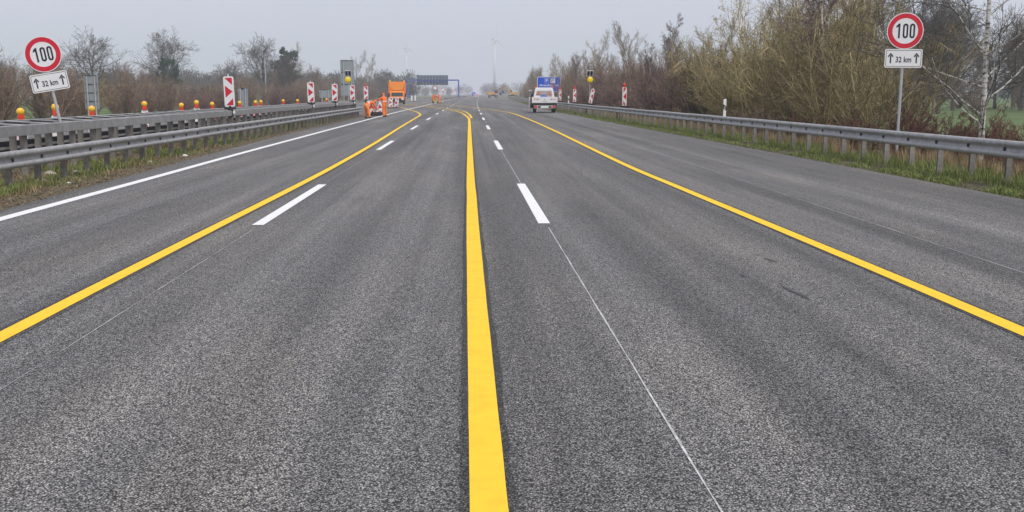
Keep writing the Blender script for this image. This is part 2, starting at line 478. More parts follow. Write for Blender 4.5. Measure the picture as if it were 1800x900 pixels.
ribbon('median_verge', opp_right, left_edge, YS[YS >= 300], 0, M['median'], 3, bumpy(0.0))
def vz(d):
    return np.interp(d, [0, 0.12, 0.5, 1.5, 3.0, 6.0, 9.0, 16.0], [-0.012, 0.03, 0.06, 0.08, -0.02, -0.45, -0.57, -0.66])
def vzf(X, Y, T):
    d = T**1.6*15.0
    return vz(d) + np.where(T > 0.02, rngz.normal(0, .012, X.shape), 0)
ts_r = None
def right_verge_mesh():
    ys = np.concatenate([np.arange(-12, 130, 0.7), np.arange(130, 420, 4.0), np.arange(420, 2500, 80.0)])
    ds = np.array([0, .06, .12, .25, .4, .6, .9, 1.3, 1.8, 2.4, 3.0, 4.0, 5.0, 6.0, 8.0, 11.0, 16.0])
    X = right_edge(ys)[:, None] + ds[None, :]
    Y = np.repeat(ys[:, None], len(ds), 1)
    Z = vz(np.repeat(ds[None, :], len(ys), 0))
    jit = (ds > .05)[None, :]*1.0
    X = X + jit*rngz.normal(0, .015, X.shape)
    Z = Z + jit*rngz.normal(0, .010, X.shape)
    V = np.stack([X, Y, Z], -1).reshape(-1, 3); c = len(ds)
    i = (np.arange(len(ys)-1)[:, None]*c + np.arange(c-1)[None, :]).ravel()
    F = np.stack([i, i+1, i+1+c, i+c], -1)
    link('right_verge', np_mesh('right_verge', V, F, [M['verge']], smooth=True))['kind'] = 'structure'
right_verge_mesh()
def lvf(Y): return opp_left(Y) - 14.0
def lvz(X, Y, T):
    d = (1-T)*14
    return np.interp(d, [0, 1, 4, 9, 14], [-0.012, 0.03, 0.05, -0.3, -0.66])
ribbon('left_verge', lvf, opp_left, YS, 0, M['verge'], 12, lvz)

# ------------------------------------------------------------------ markings (thin sheets, 4 mm steps)
def catmull(pts, step=1.0):
    pts = [Vector((p[0], p[1])) for p in pts]
    P = [pts[0]*2-pts[1]] + pts + [pts[-1]*2-pts[-2]]
    out = []
    for i in range(1, len(P)-2):
        n = max(2, int((P[i+1]-P[i]).length/step))
        for k in range(n):
            t = k/n
            a, b, c, d = P[i-1], P[i], P[i+1], P[i+2]
            out.append(0.5*((2*b) + (c-a)*t + (2*a-5*b+4*c-d)*t*t + (3*b-a-3*c+d)*t**3))
    out.append(P[-2])
    return out
def strip(name, pts, w, z, mat, parent=road, jit=0.0, rs=1):
    rr = random.Random(rs)
    V, F = [], []
    for i, p in enumerate(pts):
        t = (pts[min(i+1, len(pts)-1)] - pts[max(i-1, 0)]).normalized()
        nrm = Vector((t.y, -t.x))
        a = p - nrm*(w/2 + rr.uniform(-jit, jit)); b = p + nrm*(w/2 + rr.uniform(-jit, jit))
        V += [(a.x, a.y, z), (b.x, b.y, z)]
        if i: F.append((2*i-2, 2*i-1, 2*i+1, 2*i))
    return link(name, np_mesh(name, V, F, [mat]), parent)
def yellow_line(pts, w, zi=0, step=0.35, rs=1):
    q = catmull(pts, step)
    if pts[0][1] < 60:
        qq = [p for p in q if p.y < 75]
        strip('bitumen_primer', catmull([(p.x, p.y) for p in qq[::3]], 0.12) if False else qq, w+0.075, 0.004+zi, M['primer'], jit=0.010, rs=rs)
    strip('yellow_marking', q, w, 0.008+zi, M['yellow'], jit=0.0012, rs=rs+50)
yellow_line([(-3.30, 1.0), (-3.30, 7.1), (-3.26, 12.0), (-3.15, 22.8), (-3.21, 35.9), (-3.4, 50.6), (-3.62, 72), (-3.72, 81), (-4.02, 87.5), (-4.8, 97.3), (-6.0, 109), (-7.6, 123.5), (-9.3, 135.5), (-12.5, 160)], 0.15, rs=2)
yellow_line([(0.08, 1.0), (0.08, 3.9), (0.07, 9.0), (0.065, 14.0), (0.07, 17.0), (0.065, 20.0), (0.08, 28.7), (0.11, 45), (0.14, 61.6), (0.09, 73), (-0.45, 90.9), (-1.36, 104.6), (-2.6, 115), (-5.12, 132.3), (-8.6, 153), (-12, 175)], 0.16, rs=3)
yellow_line([(0.33, 71.9), (0.19, 85.5), (-0.35, 100.6), (-1.4, 113.2), (-2.75, 124), (-4.5, 137), (-6.3, 149), (-9.5, 168), (-12, 184)], 0.15, 0.004, rs=4)
yellow_line([(4.02, 1.0), (4.0, 6.9), (3.99, 8.8), (3.96, 12.0), (3.88, 18.1), (3.82, 24.1), (3.93, 35.1), (4.06, 47.1), (4.15, 62.0), (4.12, 75), (4.0, 87.8), (3.55, 99), (1.7, 117), (-0.95, 143), (-2.7, 158), (-5.2, 178), (-9, 205)], 0.155, rs=5)
we = [(-6.36, 1.0), (-6.40, 14.0), (-6.45, 22), (-6.53, 30.1), (-6.58, 48), (-6.60, 65.8), (-6.52, 99.6), (-6.3, 130), (-5.92, 176), (-5.5, 256), (-4.6, 382), (-3.0, 480)]
strip('edge_line', catmull(we, 2.0), 0.20, 0.006, M['white_paint'])
thick_n = 0
for x0 in (-2.75, 1.0):
    for k in range(0, 24):
        y0 = 13.25 + 18*k
        ys = np.linspace(y0, y0+6, 4)
        off = 0.0 if x0 < 0 else 0.01
        strip('lane_dash', [Vector((x0 + float(curve(y)) + off, y)) for y in ys], 0.155, 0.006, M['white_paint'])
# thin pre-marking lines sprayed before the dashes
for x0, w in ((1.035, 0.012), (-2.72, 0.0055)):
    for k in range(-1, 8):
        y0 = 13.25 + 18*k + 6.05
        ya = max(2.0, y0)
        ys = np.arange(ya, 13.25 + 18*(k+1) - 0.05, 0.35)
        if len(ys) > 1:
            strip('premark_line', [Vector((x0 + float(curve(y)) - 0.02*(y > 19), y)) for y in ys], w, 0.004, M['thin_line'], jit=0.003, rs=k+40)
strip('premark_line', [Vector((5.22 + 0.012*y, y)) for y in np.arange(4, 46, 0.35)], 0.008, 0.004, M['thin_line'], jit=0.003, rs=77)
# tar scuffs
for (x, y, a, L, W, s) in [(3.12, 10.18, 100, .30, .05, 1), (2.83, 8.45, 96, .62, .055, 2), (2.6, 9.3, 92, .2, .02, 3), (-0.75, 18.2, 178, .5, .03, 4), (-1.7, 25, 80, .5, .05, 5), (0.65, 21.5, 10, .3, .02, 6)]:
    rr = random.Random(s); n = 18; V = [(0, 0, 0)]
    for k in range(n):
        an = 2*math.pi*k/n
        V.append((math.cos(an)*L/2*rr.uniform(.7, 1.1), math.sin(an)*W/2*rr.uniform(.5, 1.3), 0))
    F = [(0, 1+k, 1+(k+1) % n) for k in range(n)]
    o = link('tar_scuff', np_mesh('tar_scuff', V, F, [M['tar']]), road, (x, y, 0.004), (0, 0, R(a)))

# ------------------------------------------------------------------ guardrails
def wbeam_mesh(L, h=0.31, name='beam'):
    prof = [(0, .31), (.05, .309), (.088, .288), (.098, .25), (.086, .213), (.034, .194), (.026, .155), (.034, .116), (.086, .097), (.098, .06), (.088, .022), (.05, .001), (0, 0)]
    t = 0.006
    loop = prof + [(d-t, z) for d, z in reversed(prof)]
    n = len(loop)
    V = [(d, 0, z) for d, z in loop] + [(d, L, z) for d, z in loop]
    F = [(i, (i+1) % n, n+(i+1) % n, n+i) for i in range(n)]
    me = np_mesh(name, V, F, [M['galv']])
    return me
def post_mesh(h, name='post', w=0.07, d=0.11):
    t = 0.006
    poly = [(-d/2, -w/2), (d/2, -w/2), (d/2, -w/2+.022), (d/2-t, -w/2+.022), (d/2-t, -w/2+t), (-d/2+t, -w/2+t), (-d/2+t, w/2-t), (d/2-t, w/2-t), (d/2-t, w/2-.022), (d/2, w/2-.022), (d/2, w/2), (-d/2, w/2)]
    # plan: x = depth, y = width
    mb = MB(); mb.prism(poly, -0.25, h, 'z')
    return mb.mesh(name, M['galv_post'])
SEG = 4.0
BEAM = wbeam_mesh(SEG + 0.12)
POST_R = post_mesh(0.80)
POST_L = post_mesh(0.62)
mb = MB(); mb.box(-0.01, 0.028, -0.03, 0.03, -0.035, 0.035); mb.cyl((0.028, 0, 0), (0.045, 0, 0), 0.012, n=6)
SPACER = mb.mesh('spacer', M['dark_steel'])
mb = MB(); mb.cyl((0, 0, 0), (0.012, 0, 0), 0.022, n=8)
BOLT = mb.mesh('bolt', M['galv_clean'])

def place_along(name, me, parent, fx, y, z, flip, ddx=0.0, Ls=1.0, tilt=None):
    x0, x1 = float(fx(y)), float(fx(y+Ls))
    a = math.atan2(-(x1-x0), Ls)
    o = link(name, me, parent)
    if flip:   # face towards -X
        o.location = (x0 + ddx, y, z); o.scale = (-1, 1, 1); o.rotation_euler = (0, 0, a)
    else:
        o.location = (x0 + ddx, y, z); o.rotation_euler = (0, 0, a)
    return o

def w_guardrail(label, fx, ya, yb, ztop, flip, post, spacing, ypost0, ydetail, group=None, zpost=0.0):
    g = empty('guardrail', (0, 0, 0))
    tag(g, label, 'guardrail', group)
    y = ya
    k = 0
    while y < yb:
        dz = random.uniform(-.006, .006)
        place_along('beam', BEAM, g, fx, y, ztop-.31 + (0.004 if k % 2 else 0) + dz*.4, flip, 0.002*(k % 2), SEG)
        y += SEG; k += 1
    y = ypost0
    rest = []
    while y < yb:
        if y < ydetail:
            p = place_along('post', post, g, fx, y, zpost, flip, (0.06 if flip else -0.06))
            p.rotation_euler.z += R(random.uniform(-3, 3)); p.rotation_euler.y = R(random.uniform(-.8, .8))
            s = place_along('spacer', SPACER, g, fx, y, ztop-.155, flip, (-0.018 if flip else 0.018))
        else: rest.append(y)
        y += spacing
    if rest:
        mb = MB()
        s = -1 if flip else 1
        for y in rest:
            x = float(fx(y)); mb.box(x-.06, x-.01, y-.05, y+.05, -.2, ztop-.1) if not flip else mb.box(x+.01, x+.06, y-.05, y+.05, -.2, ztop-.1)
        o = mb.build('far_posts', M['galv_post'], g); o['kind'] = 'stuff'
    return g

rail_right = lambda Y: right_edge(Y) + 0.72
gr = w_guardrail('grey steel guardrail running along the right verge below the bare thicket', rail_right, 11.0, 420.0, 0.87, True, POST_R, 1.3333, 12.62, 170.0, zpost=-0.05)
for yb in (20.4, 24.2, 28.6, 33.0, 45.0):
    o = link('bolt', BOLT, gr, (float(rail_right(yb))-0.026, yb, 0.715)); o.scale = (-1, 1, 1)
rail_left = lambda Y: np.where(np.asarray(Y) < 90, -8.1, -8.1)
w_guardrail('low grey steel guardrail nearest the white edge line on the left', rail_left, 11.0, 78.0, 0.69, False, POST_L, 1.25, 12.1, 100.0, zpost=-0.03)
# ramped end of the low rail behind the workers
mb = MB()
# taller double box-beam barrier on the median
def box_rail(label):
    g = empty('double_guardrail', (0, 0, 0)); tag(g, label, 'guardrail')
    L = 4.0
    m = MB(); CH = [(0.045, 0), (0.045, 0.205), (-0.085, 0.205), (-0.085, 0.165), (-0.077, 0.165), (-0.077, 0.197), (0.037, 0.197), (0.037, 0.008), (-0.077, 0.008), (-0.077, 0.04), (-0.085, 0.04), (-0.085, 0)]
    m.prism(CH, 0, L-0.012, 'y'); m.prism([(x + (.003 if x > 0.04 else 0), z + (.003 if z > .2 else 0)) for x, z in CH], -0.10, 0.10, 'y')
    for yy in (-.06, .06):
        for zz in (.05, .155): m.cyl((0.047, yy, zz), (0.058, yy, zz), 0.012, n=6)
    beam = m.mesh('box_beam', M['galv'], bevel=0.008)
    m = MB(); m.add([(0, -.14, .0), (.96, -.14, -.055), (.96, .14, -.055), (0, .14, .0), (0, -.14, .012), (.96, -.14, -.043), (.96, .14, -.043), (0, .14, .012)], [(0, 3, 2, 1), (4, 5, 6, 7), (0, 1, 5, 4), (1, 2, 6, 5), (2, 3, 7, 6), (3, 0, 4, 7)]); m.box(0.02, 0.94, -0.14, -0.13, -0.10, -.056); rung = m.mesh('cross_plate', M['galv'])
    post = post_mesh(0.95, 'post', 0.08, 0.13)
    y = 11.4; k = 0
    while y < 84:
        link('box_beam', beam, g, (-9.2, y, 0.85 + random.uniform(-.004, .004)))
        b = link('box_beam', beam, g, (-10.25, y + .4, 0.905 + random.uniform(-.004, .004))); b.scale = (-1, 1, 1)
        y += L
    y = 12.35
    while y < 87:
        link('cross_plate', rung, g, (-10.20, y, 1.101))
        p = link('post', post, g, (-9.285, y, -0.02)); p.rotation_euler = (0, R(random.uniform(-.8, .8)), R(random.uniform(-4, 4)))
        p = link('post', post, g, (-10.12, y+.1, 0.0)); p.scale = (-1, 1, 1)
        y += 1.3333
    y = 11.0
    m = MB(); m.box(-.03, .03, 0, SEG-.02, 0, .42); low = m.mesh('shaded_lower_plank', M['shade_black'], bevel=.01)  # plank coloured near-black to paint the shaded gaps between the posts
    m = MB(); m.box(-.02, .02, 0, SEG-.02, 0, .055); bar = m.mesh('rub_bar', M['galv'])
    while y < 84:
        link('shaded_lower_plank', low, g, (-10.40, y, 0.22)); link('rub_bar', bar, g, (-10.28, y, 0.47))
        y += SEG
    return g
box_rail('tall double box-beam barrier with ladder-like top on the left median')
rail_far = lambda Y: left_edge(Y) - 0.9
w_guardrail('distant grey guardrail on the median beyond the crossover', rail_far, 300.0, 620.0, 0.80, False, POST_L, 2.6, 300.5, 302.0)

# ------------------------------------------------------------------ signs
def ring_faces(mb, outer, inner, y0, y1, mi=0):
    """flat ring between two loops of (x,z), thickness y0..y1"""
    n = len(outer)
    V = [(p[0], y0, p[1]) for p in outer] + [(p[0], y0, p[1]) for p in inner] + [(p[0], y1, p[1]) for p in outer] + [(p[0], y1, p[1]) for p in inner]
    F = []
    for i in range(n):
        j = (i+1) % n
        F += [(i, j, n+j, n+i), (2*n+i, 3*n+i, 3*n+j, 2*n+j), (i, 2*n+i, 2*n+j, j), (n+i, n+j, 3*n+j, 3*n+i)]
    mb.add(V, F, mi)
def circle(r, n=48, cx=0, cz=0): return [(cx+r*math.cos(2*math.pi*k/n), cz+r*math.sin(2*math.pi*k/n)) for k in range(n)]
def rrect(w, h, r, cx=0, cz=0, k=5):
    out = []
    for sx, sz, a0 in ((1, 1, 0), (-1, 1, 90), (-1, -1, 180), (1, -1, 270)):
        for i in range(k+1):
            a = R(a0 + 90*i/k)
            out.append((cx + sx*(w/2-r) + r*math.cos(a), cz + sz*(h/2-r) + r*math.sin(a)))
    return out
def stadium(w, h, cx, cz): return rrect(w, h, w/2-1e-4, cx, cz, 8)

def text_mesh(name, s, size, mat, depth=0.002, sx=1.0, align='CENTER'):
    c = bpy.data.curves.new(name, 'FONT'); c.body = s; c.size = size; c.extrude = depth; c.align_x = align; c.align_y = 'CENTER'
    c.resolution_u = 3; c.offset = size*.018
    o = bpy.data.objects.new(name, c); COL.objects.link(o)
    dg = bpy.context.evaluated_depsgraph_get(); dg.update()
    me = bpy.data.meshes.new_from_object(o.evaluated_get(dg))
    bpy.data.objects.remove(o); bpy.data.curves.remove(c)
    me.name = name
    # text lies in XY facing +Z -> stand it up facing -Y
    me.transform(Matrix.Rotation(R(90), 4, 'X') @ Matrix.Diagonal((sx, 1, 1, 1)))
    me.materials.clear(); me.materials.append(mat)
    return me

def speed_sign(loc, tilt, dia, zc, zp, post_base, label, rz=0.0):
    """round 100 sign over a '32 km' plate on one post; local z=0 is the ground"""
    g = empty('speed_limit_sign', loc, rz); g.rotation_euler = (0, tilt, rz)
    tag(g, label, 'road sign')
    s = dia/0.75
    r = dia/2
    m = MB(); m.cyl((0, 0.05, post_base), (0, 0.05, zc + r*0.8), 0.034, n=14); m.build('post', M['galv_clean'], g, smooth=False)
    m = MB(); m.prism(circle(r), -0.004, 0.0, 'y'); disc = m.build('disc', M['sign_white'], g, loc=(0, 0, zc))
    m = MB(); ring_faces(m, circle(r*0.955), circle(r*0.70), -0.007, -0.0042); m.build('red_ring', M['sign_red'], disc)
    m = MB()
    H, sw = 0.30*s, 0.043*s
    y0, y1 = -0.0075, -0.0042
    for cx in (0.0*s + 0.005*s, 0.145*s):
        ring_faces(m, stadium(0.108*s, H, cx, 0), [(cx + (x-cx)*(0.108-2*.034)/0.108, z*(H-2*.036*s)/H) for x, z in stadium(0.108*s, H, cx, 0)], y0, y1)
    x1 = -0.125*s
    m.prism([(x1-.018*s, -H/2), (x1+.018*s, -H/2), (x1+.018*s, H/2), (x1-.012*s, H/2), (x1-.062*s, H/2-.050*s), (x1-.062*s, H/2-.088*s), (x1-.018*s, H/2-.060*s)], y0, y1, 'y')
    m.build('lettering', M['sign_black'], disc)
    # brackets
    m = MB(); m.box(-0.16*s, 0.16*s, 0.004, 0.022, -.012, .012); m.box(-0.16*s, 0.16*s, 0.004, 0.022, .16*s, .16*s+.024); m.build('bracket', M['galv_clean'], disc)
    W, Hh = 0.77*s, 0.385*s
    m = MB(); m.prism(rrect(W, Hh, 0.04*s), -0.004, 0.0, 'y'); pl = m.build('plate', M['sign_white'], g, loc=(0, 0, zp))
    m = MB(); ring_faces(m, rrect(W-.045*s, Hh-.045*s, 0.03*s), rrect(W-.062*s, Hh-.062*s, 0.025*s), -0.0065, -0.0042); m.build('border', M['sign_black'], pl)
    t = text_mesh('lettering', '32 km', 0.165*s, M['sign_black'], 0.0015, 0.80)
    link('lettering', t, pl, (0, -0.0058, -0.03*s))
    for sx in (-1, 1):
        m = MB(); cx = sx*0.265*s
        m.prism([(cx-.014*s, -.10*s), (cx+.014*s, -.10*s), (cx+.014*s, .06*s), (cx-.014*s, .06*s)], -0.007, -0.0042, 'y')
        m.prism([(cx, .115*s), (cx-.058*s, .045*s), (cx-.046*s, .020*s), (cx, .078*s)], -0.0072, -0.0043, 'y')
        m.prism([(cx, .115*s), (cx, .078*s), (cx+.046*s, .020*s), (cx+.058*s, .045*s)], -0.0074, -0.0044, 'y')
        m.build('arrow', M['sign_black'], pl)
    m = MB(); m.box(-0.2*s, 0.2*s, 0.004, 0.022, -.012, .012); m.build('bracket', M['galv_clean'], pl)
    return g
speed_sign((-9.27, 24.1, 0.0), R(-9.5), 0.81, 2.63, 2.00, 0.86, 'tilted round 100 speed sign with 32 km plate above the left barrier', R(6))
speed_sign((10.78, 25.0, -0.1), R(0.4), 0.885, 3.33, 2.665, -0.4, 'upright round 100 speed sign with 32 km plate behind the right guardrail', R(-6))

# ------------------------------------------------------------------ beacon panels
def beacon_parts(root, w, h, z0, side=1, lamp=None, y=0.0):
    """white panel with red chevron blocks; front faces -Y. side=+1: arrow points right"""
    t = 0.022
    m = MB(); m.prism(rrect(w, h, min(w*.22, .07)), -t, t, 'y'); pn = m.build('panel', M['sign_white'], root, loc=(0, y, z0 + h/2), bevel=0.004)
    iw, ih = w*0.72, h*0.90
    x0, x1 = -iw/2*side, iw/2*side
    for poly in ([(x0, ih*.50), (x1, ih*.50), (x1, ih*.24)],
                 [(x0, ih*.22), (x1, 0.0), (x0, -ih*.22)],
                 [(x0, -ih*.50), (x1, -ih*.50), (x1, -ih*.24)]):
        for yy in ((-t-.003, -t+.001), (t-.001, t+.003)):
            m = MB(); m.prism(poly, yy[0], yy[1], 'y'); m.build('red_block', M['sign_red'], pn)
    m = MB(); m.cyl((0, 0, h/2-.01), (0, 0, h/2+.10), 0.024, 0.016, n=8); m.build('top_spike', M['sign_white'], pn)
    if lamp:
        add_lamp(root, (0, y, z0+h+.02), lamp)
    return pn
def add_lamp(root, at, kind, s=1.0):
    x, y, z = at
    m = MB(); m.box(x-.075*s, x+.075*s, y-.055*s, y+.055*s, z-.02*s, z+.12*s); ho = m.build('lamp_housing', M['lamp_red'], root, bevel=0.015)
    if kind == 'amber':
        m = MB(); m.ball((x, y, z+.20*s), 0.105*s, s=(1, .8, 1)); m.build('lamp_lens', M['amber'], root, smooth=True)
    else:
        m = MB(); m.ball((x, y, z+.15*s), 0.085*s, s=(1, .7, 1)); m.build('lamp_lens', M['lamp_red'], root, smooth=True)
ORD = ['first', 'second', 'third', 'fourth', 'fifth', 'sixth', 'seventh', 'eighth', 'ninth', 'tenth', 'eleventh', 'twelfth', 'thirteenth', 'fourteenth']
for i, (y, lamp) in enumerate([(40.3, None), (61.1, None), (71.7, None), (83.0, None), (94.0, 'red')]):
    g = empty('beacon_panel', (-9.2, y, 0), R(-3)); g.rotation_euler.y = R([-1.5, -1.0, 0.5, -.5, 0][i])
    tag(g, 'tall red and white beacon panel on the median barrier, %s from the left edge' % ORD[i], 'beacon', 'beacon panels on the left median')
    beacon_parts(g, 0.40, 1.17, 1.20, 1, lamp)
    m = MB(); m.box(-.22, .22, -.05, .05, 1.10, 1.17); m.box(-.09, .09, -.07, .07, .80, 1.10); m.box(-.04, .04, -.03, .03, 1.16, 1.24); 
    if y > 84: m.box(-.03, .03, -.03, .03, 0, .85)
    m.build('clamp', M['dark_steel'], g)
    m = MB(); m.ball((.16, -.09, 1.03 - .06), .05, s=(1, .4, 1.4)); m.build('reflector', M['sign_white'], g, smooth=True)
rb = [(62.8, 0.93, 2, 'red', 'nearest the camera'), (79.4, 0.93, 17, None, 'leaning over to the right'), (90.6, 0.95, 1, 'red', 'just behind the leaning one'), (106.0, 0.97, 3, 'red', 'farthest off beside the blue sign')]
for y, z0, tl, lamp, txt in rb:
    g = empty('beacon_panel', (float(rail_right(y)) + 0.42, y, 0), R(38)); g.rotation_euler = (0, 0, R(38))
    tag(g, 'red and white beacon panel on the right guardrail, ' + txt, 'beacon', 'beacon panels on the right guardrail')
    piv = 0.9
    pn = beacon_parts(g, 0.36, 1.13, z0+.04, -1, lamp)
    m = MB(); m.box(-.4, .4, -.05, .05, .85, .95); m.box(-.4, -.32, -.05, .05, .0, .86); m.box(.32, .4, -.05, .05, .0, .86); m.box(-.04, .04, -.03, .03, .9, 1.0)
    cl = m.build('clamp', M['dark_steel'], g)
    if tl > 4:
        pn.rotation_euler.y = R(tl); pn.location = (0.565*math.sin(R(tl)), 0, z0+.04 + 0.565*math.cos(R(tl)))

def solar_lamp(loc, label, rz=0):
    g = empty('solar_warning_lamp', loc, rz); tag(g, label, 'warning lamp', 'solar warning lamps')
    m = MB(); m.cyl((0, 0, 0.3), (0, 0, 3.05), 0.03, n=10); m.build('post', M['galv_clean'], g)
    m = MB(); m.cyl((0, -.10, 2.78), (0, .02, 2.78), 0.235, 0.235, n=28); m.build('lamp_housing', M['dark_steel'], g)
    m = MB(); m.ball((0, -.10, 2.78), 0.235, s=(1, .35, 1), n=24, m=14); m.build('lamp_lens', M['yellow_lens'], g, smooth=True)
    Mx = Matrix.Translation((0, 0, 3.28)) @ Matrix.Rotation(R(25), 4, 'X')
    m = MB(); m.box(-.26, .26, -.015, .015, -.24, .24, M=Mx); p = m.build('solar_panel', M['sign_white'], g)
    for x in (-.12, .12):
        m = MB(); m.box(x-.095, x+.095, -.02, -.0155, -.19, .19, M=Mx); m.build('cell', M['solar'], p)
    return g
solar_lamp((-9.25, 80.6, 0), 'round yellow solar lamp in front of the tall grey sign on the left', R(-5))
solar_lamp((float(rail_right(79.9))+.45, 79.9, 0), 'round yellow solar lamp above the leaning beacon on the right', R(4))

# amber-lamp beacons beyond the median barrier
amb = [(-11.4, 26.6), (-12.3, 31.1), (-11.3, 31.3), (-12.9, 41.5), (-11.3, 41.0), (-12.4, 47.5), (-11.3, 45.9), (-11.5, 52.3), (-11.4, 55.7), (-11.7, 58.7), (-11.8, 66.3), (-11.2, 68.2), (-11.3, 83.0)]
for i, (x, y) in enumerate(amb):
    g = empty('amber_beacon', (x, y, 0.0), R(random.uniform(20, 40)))
    tag(g, 'small amber lamp beacon showing above the left barrier, %s from the left' % ORD[i], 'beacon', 'amber lamp beacons behind the median barrier')
    dz = 0.08 if x < -12.2 else 0.06
    m = MB(); m.box(-.25, .25, -.2, .2, 0.004, .09); m.build('foot', M['black_plastic'], g, bevel=.01)
    m = MB(); m.prism(rrect(.25, .90, .05), -.02, .02, 'y'); p = m.build('panel', M['sign_white'], g, loc=(0, 0, .53+dz))
    for k in (-.26, 0, .26):
        m = MB(); m.prism([(-.09, k-.07), (.09, k-.07+.06), (.09, k+.06+.06), (-.09, k+.06)], -.0235, -.019, 'y'); m.build('red_stripe', M['sign_red'], p)
    add_lamp(g, (0, 0, 1.0+dz), 'amber', 1.1 if x < -12.2 else 0.95)

# delineator posts
def delineator(loc, label):
    g = empty('delineator_post', loc, R(10)); tag(g, label, 'delineator', 'delineator posts')
    prof = [(-.06, -.04), (.06, -.04), (.02, .05), (-.02, .05)]
    m = MB(); m.prism(prof, -.3, 1.02, 'z'); m.build('shaft', M['sign_white'], g)
    pb = [(-.062, -.042), (.062, -.042), (.022, .052), (-.022, .052)]
    m = MB(); b = len(m.v); m.prism(pb, 1.021, 1.20, 'z')
    # slanted band: shear the top/bottom with x
    m.v = [(x, y, z - x*0.55) for x, y, z in m.v]; bd = m.build('black_band', M['sign_black'], g)
    m = MB(); m.box(-.025, .025, -.046, -.0422, 1.03, 1.17); m.build('reflector', M['galv_clean'], bd)
    m = MB(); m.prism(prof, 1.0, 1.42, 'z'); m.v = [(x, y, (z if z < 1.2 else z + x*0.45)) for x, y, z in m.v]; m.build('cap', M['sign_white'], g)
delineator((float(rail_right(39.8))+.55, 39.8, 0.06), 'white delineator post with black band behind the right guardrail, nearest one')
delineator((float(rail_right(98))+.6, 98.0, 0.06), 'white delineator post behind the guardrail between the far beacon panels')
delineator((float(rail_right(165))+.6, 165.0, 0.06), 'white delineator post behind the guardrail left of the white pickup')

# grey sign backs
def sign_back(loc, w, h, z0, panels, label, rz=0):
    g = empty('sign_seen_from_behind', loc, rz); tag(g, label, 'road sign')
    for sx in (-.28, .28):
        m = MB(); m.cyl((sx*w, -.06, -.5), (sx*w, -.06, z0+h*.97), .05, n=10); m.build('post', M['galv_clean'], g)
    ph = h/panels
    for k in range(panels):
        z = z0 + k*ph
        m = MB(); m.box(-w/2, w/2, 0, .03, z+.012, z+ph-.012); m.box(-w/2, -w/2+.05, -.04, 0, z+.012, z+ph-.012); m.box(w/2-.05, w/2, -.04, 0, z+.012, z+ph-.012)
        p = m.build('panel', M['sign_back'], g)
        m = MB(); m.box(-w*.46, w*.1, -.03, -.001, z+ph*.93, z+ph*.99); m.box(w*.16, w*.40, -.03, -.001, z+ph*.93, z+ph*.99); m.build('rail', M['dark_steel'], p)
    return g
sign_back((-12.7, 110, 0), 1.45, 3.75, 1.5, 3, 'tall grey back of a road sign behind the beacon panels', R(-4))
sign_back((-21.6, 60, 0), 0.80, 1.95, 0.80, 4, 'grey back of a road sign beside the leafless hedge on the left', R(-4))
sign_back((-16.2, 118, 0), 1.3, .95, 1.25, 1, 'small grey sign back between lamp post and first far beacons')
sign_back((-13.4, 62, 0), .55, 1.1, .95, 1, 'narrow grey sign back just right of the nearest tall beacon panel')
g = empty('lamp_post', (-33.0, 170, -.5)); tag(g, 'thin pale pole in front of the left wood', 'pole')
m = MB(); m.cyl((0, 0, 0), (0, 0, 7.2), .11, .07, n=8); m.build('pole', M['galv_clean'], g)
m = MB(); m.box(-.1, .5, -.08, .08, 7.15, 7.25); m.build('lamp_head', M['galv_clean'], g)

# blue parking sign
g = empty('parking_sign', (11.25, 140.0, 0), R(-3)); tag(g, 'blue motorway sign with P, WC and place name behind the pickup', 'road sign')
for x in (-1.05, 1.15):
    m = MB(); m.cyl((x, .08, -.4), (x, .08, 3.7), .055, n=10); m.build('post', M['galv_clean'], g)
W, H, zc = 3.2, 2.05, 2.98
m = MB(); m.prism(rrect(W, H, .12), -.03, 0, 'y'); pl = m.build('panel', M['sign_white'], g, loc=(0, 0, zc))
m = MB(); m.prism(rrect(W-.14, H-.14, .09), -.036, -.0302, 'y'); m.build('blue_field', M['sign_blue'], pl)
m = MB(); m.prism(rrect(.66, .66, .06), -.041, -.0362, 'y'); m.build('pictogram_frame', M['sign_white'], pl, loc=(-.32, 0, .47))
m = MB(); m.prism(rrect(.61, .61, .05), -.045, -.0412, 'y'); m.build('pictogram_field', M['sign_blue'], pl, loc=(-.32, 0, .47))
link('lettering', text_mesh('lettering', 'P', .62, M['sign_white'], .002), pl, (-.32, -.048, .46))
m = MB(); m.prism(rrect(.66, .66, .06), -.041, -.0362, 'y'); m.build('pictogram_field', M['sign_white'], pl, loc=(.52, 0, .47))
link('lettering', text_mesh('lettering', 'WC', .30, M['sign_black'], .002), pl, (.52, -.0435, .47))
link('lettering', text_mesh('lettering', 'Ahrensfelde Ost', .43, M['sign_white'], .002, .92), pl, (0, -.0385, -.13))

# gantry over the opposite carriageway
g = empty('sign_gantry', (0, 420, 0)); tag(g, 'blue steel gantry with the grey backs of overhead signs', 'gantry')
xl, xr, zb = -24.0, -3.35, 7.3
for x in (xl, xr):
    m = MB(); m.box(x-.28, x+.28, -.3, .3, -.5, zb); m.build('column', M['gantry_blue'], g)
m = MB(); m.box(xl, xr, -.25, .25, zb-.35, zb+.18); m.build('beam', M['gantry_blue'], g)
m = MB(); m.box(-20.3, -7.6, -.9, -.3, zb-.85, zb-.05); m.build('walkway', plain('walkway_dark_blue', (0.02, 0.045, 0.2), .5), g)
for k in range(10):
    x0 = -20.3 + 1.27*k
    m = MB(); m.box(x0+.03, x0+1.24, -.28, -.22, 5.2, 9.2); p = m.build('sign_panel', M['gantry_panel'], g)
    m = MB(); m.box(x0+.56, x0+.70, -.42, -.281, 5.2, 9.2); m.build('stiffener', M['gantry_panel'], p)

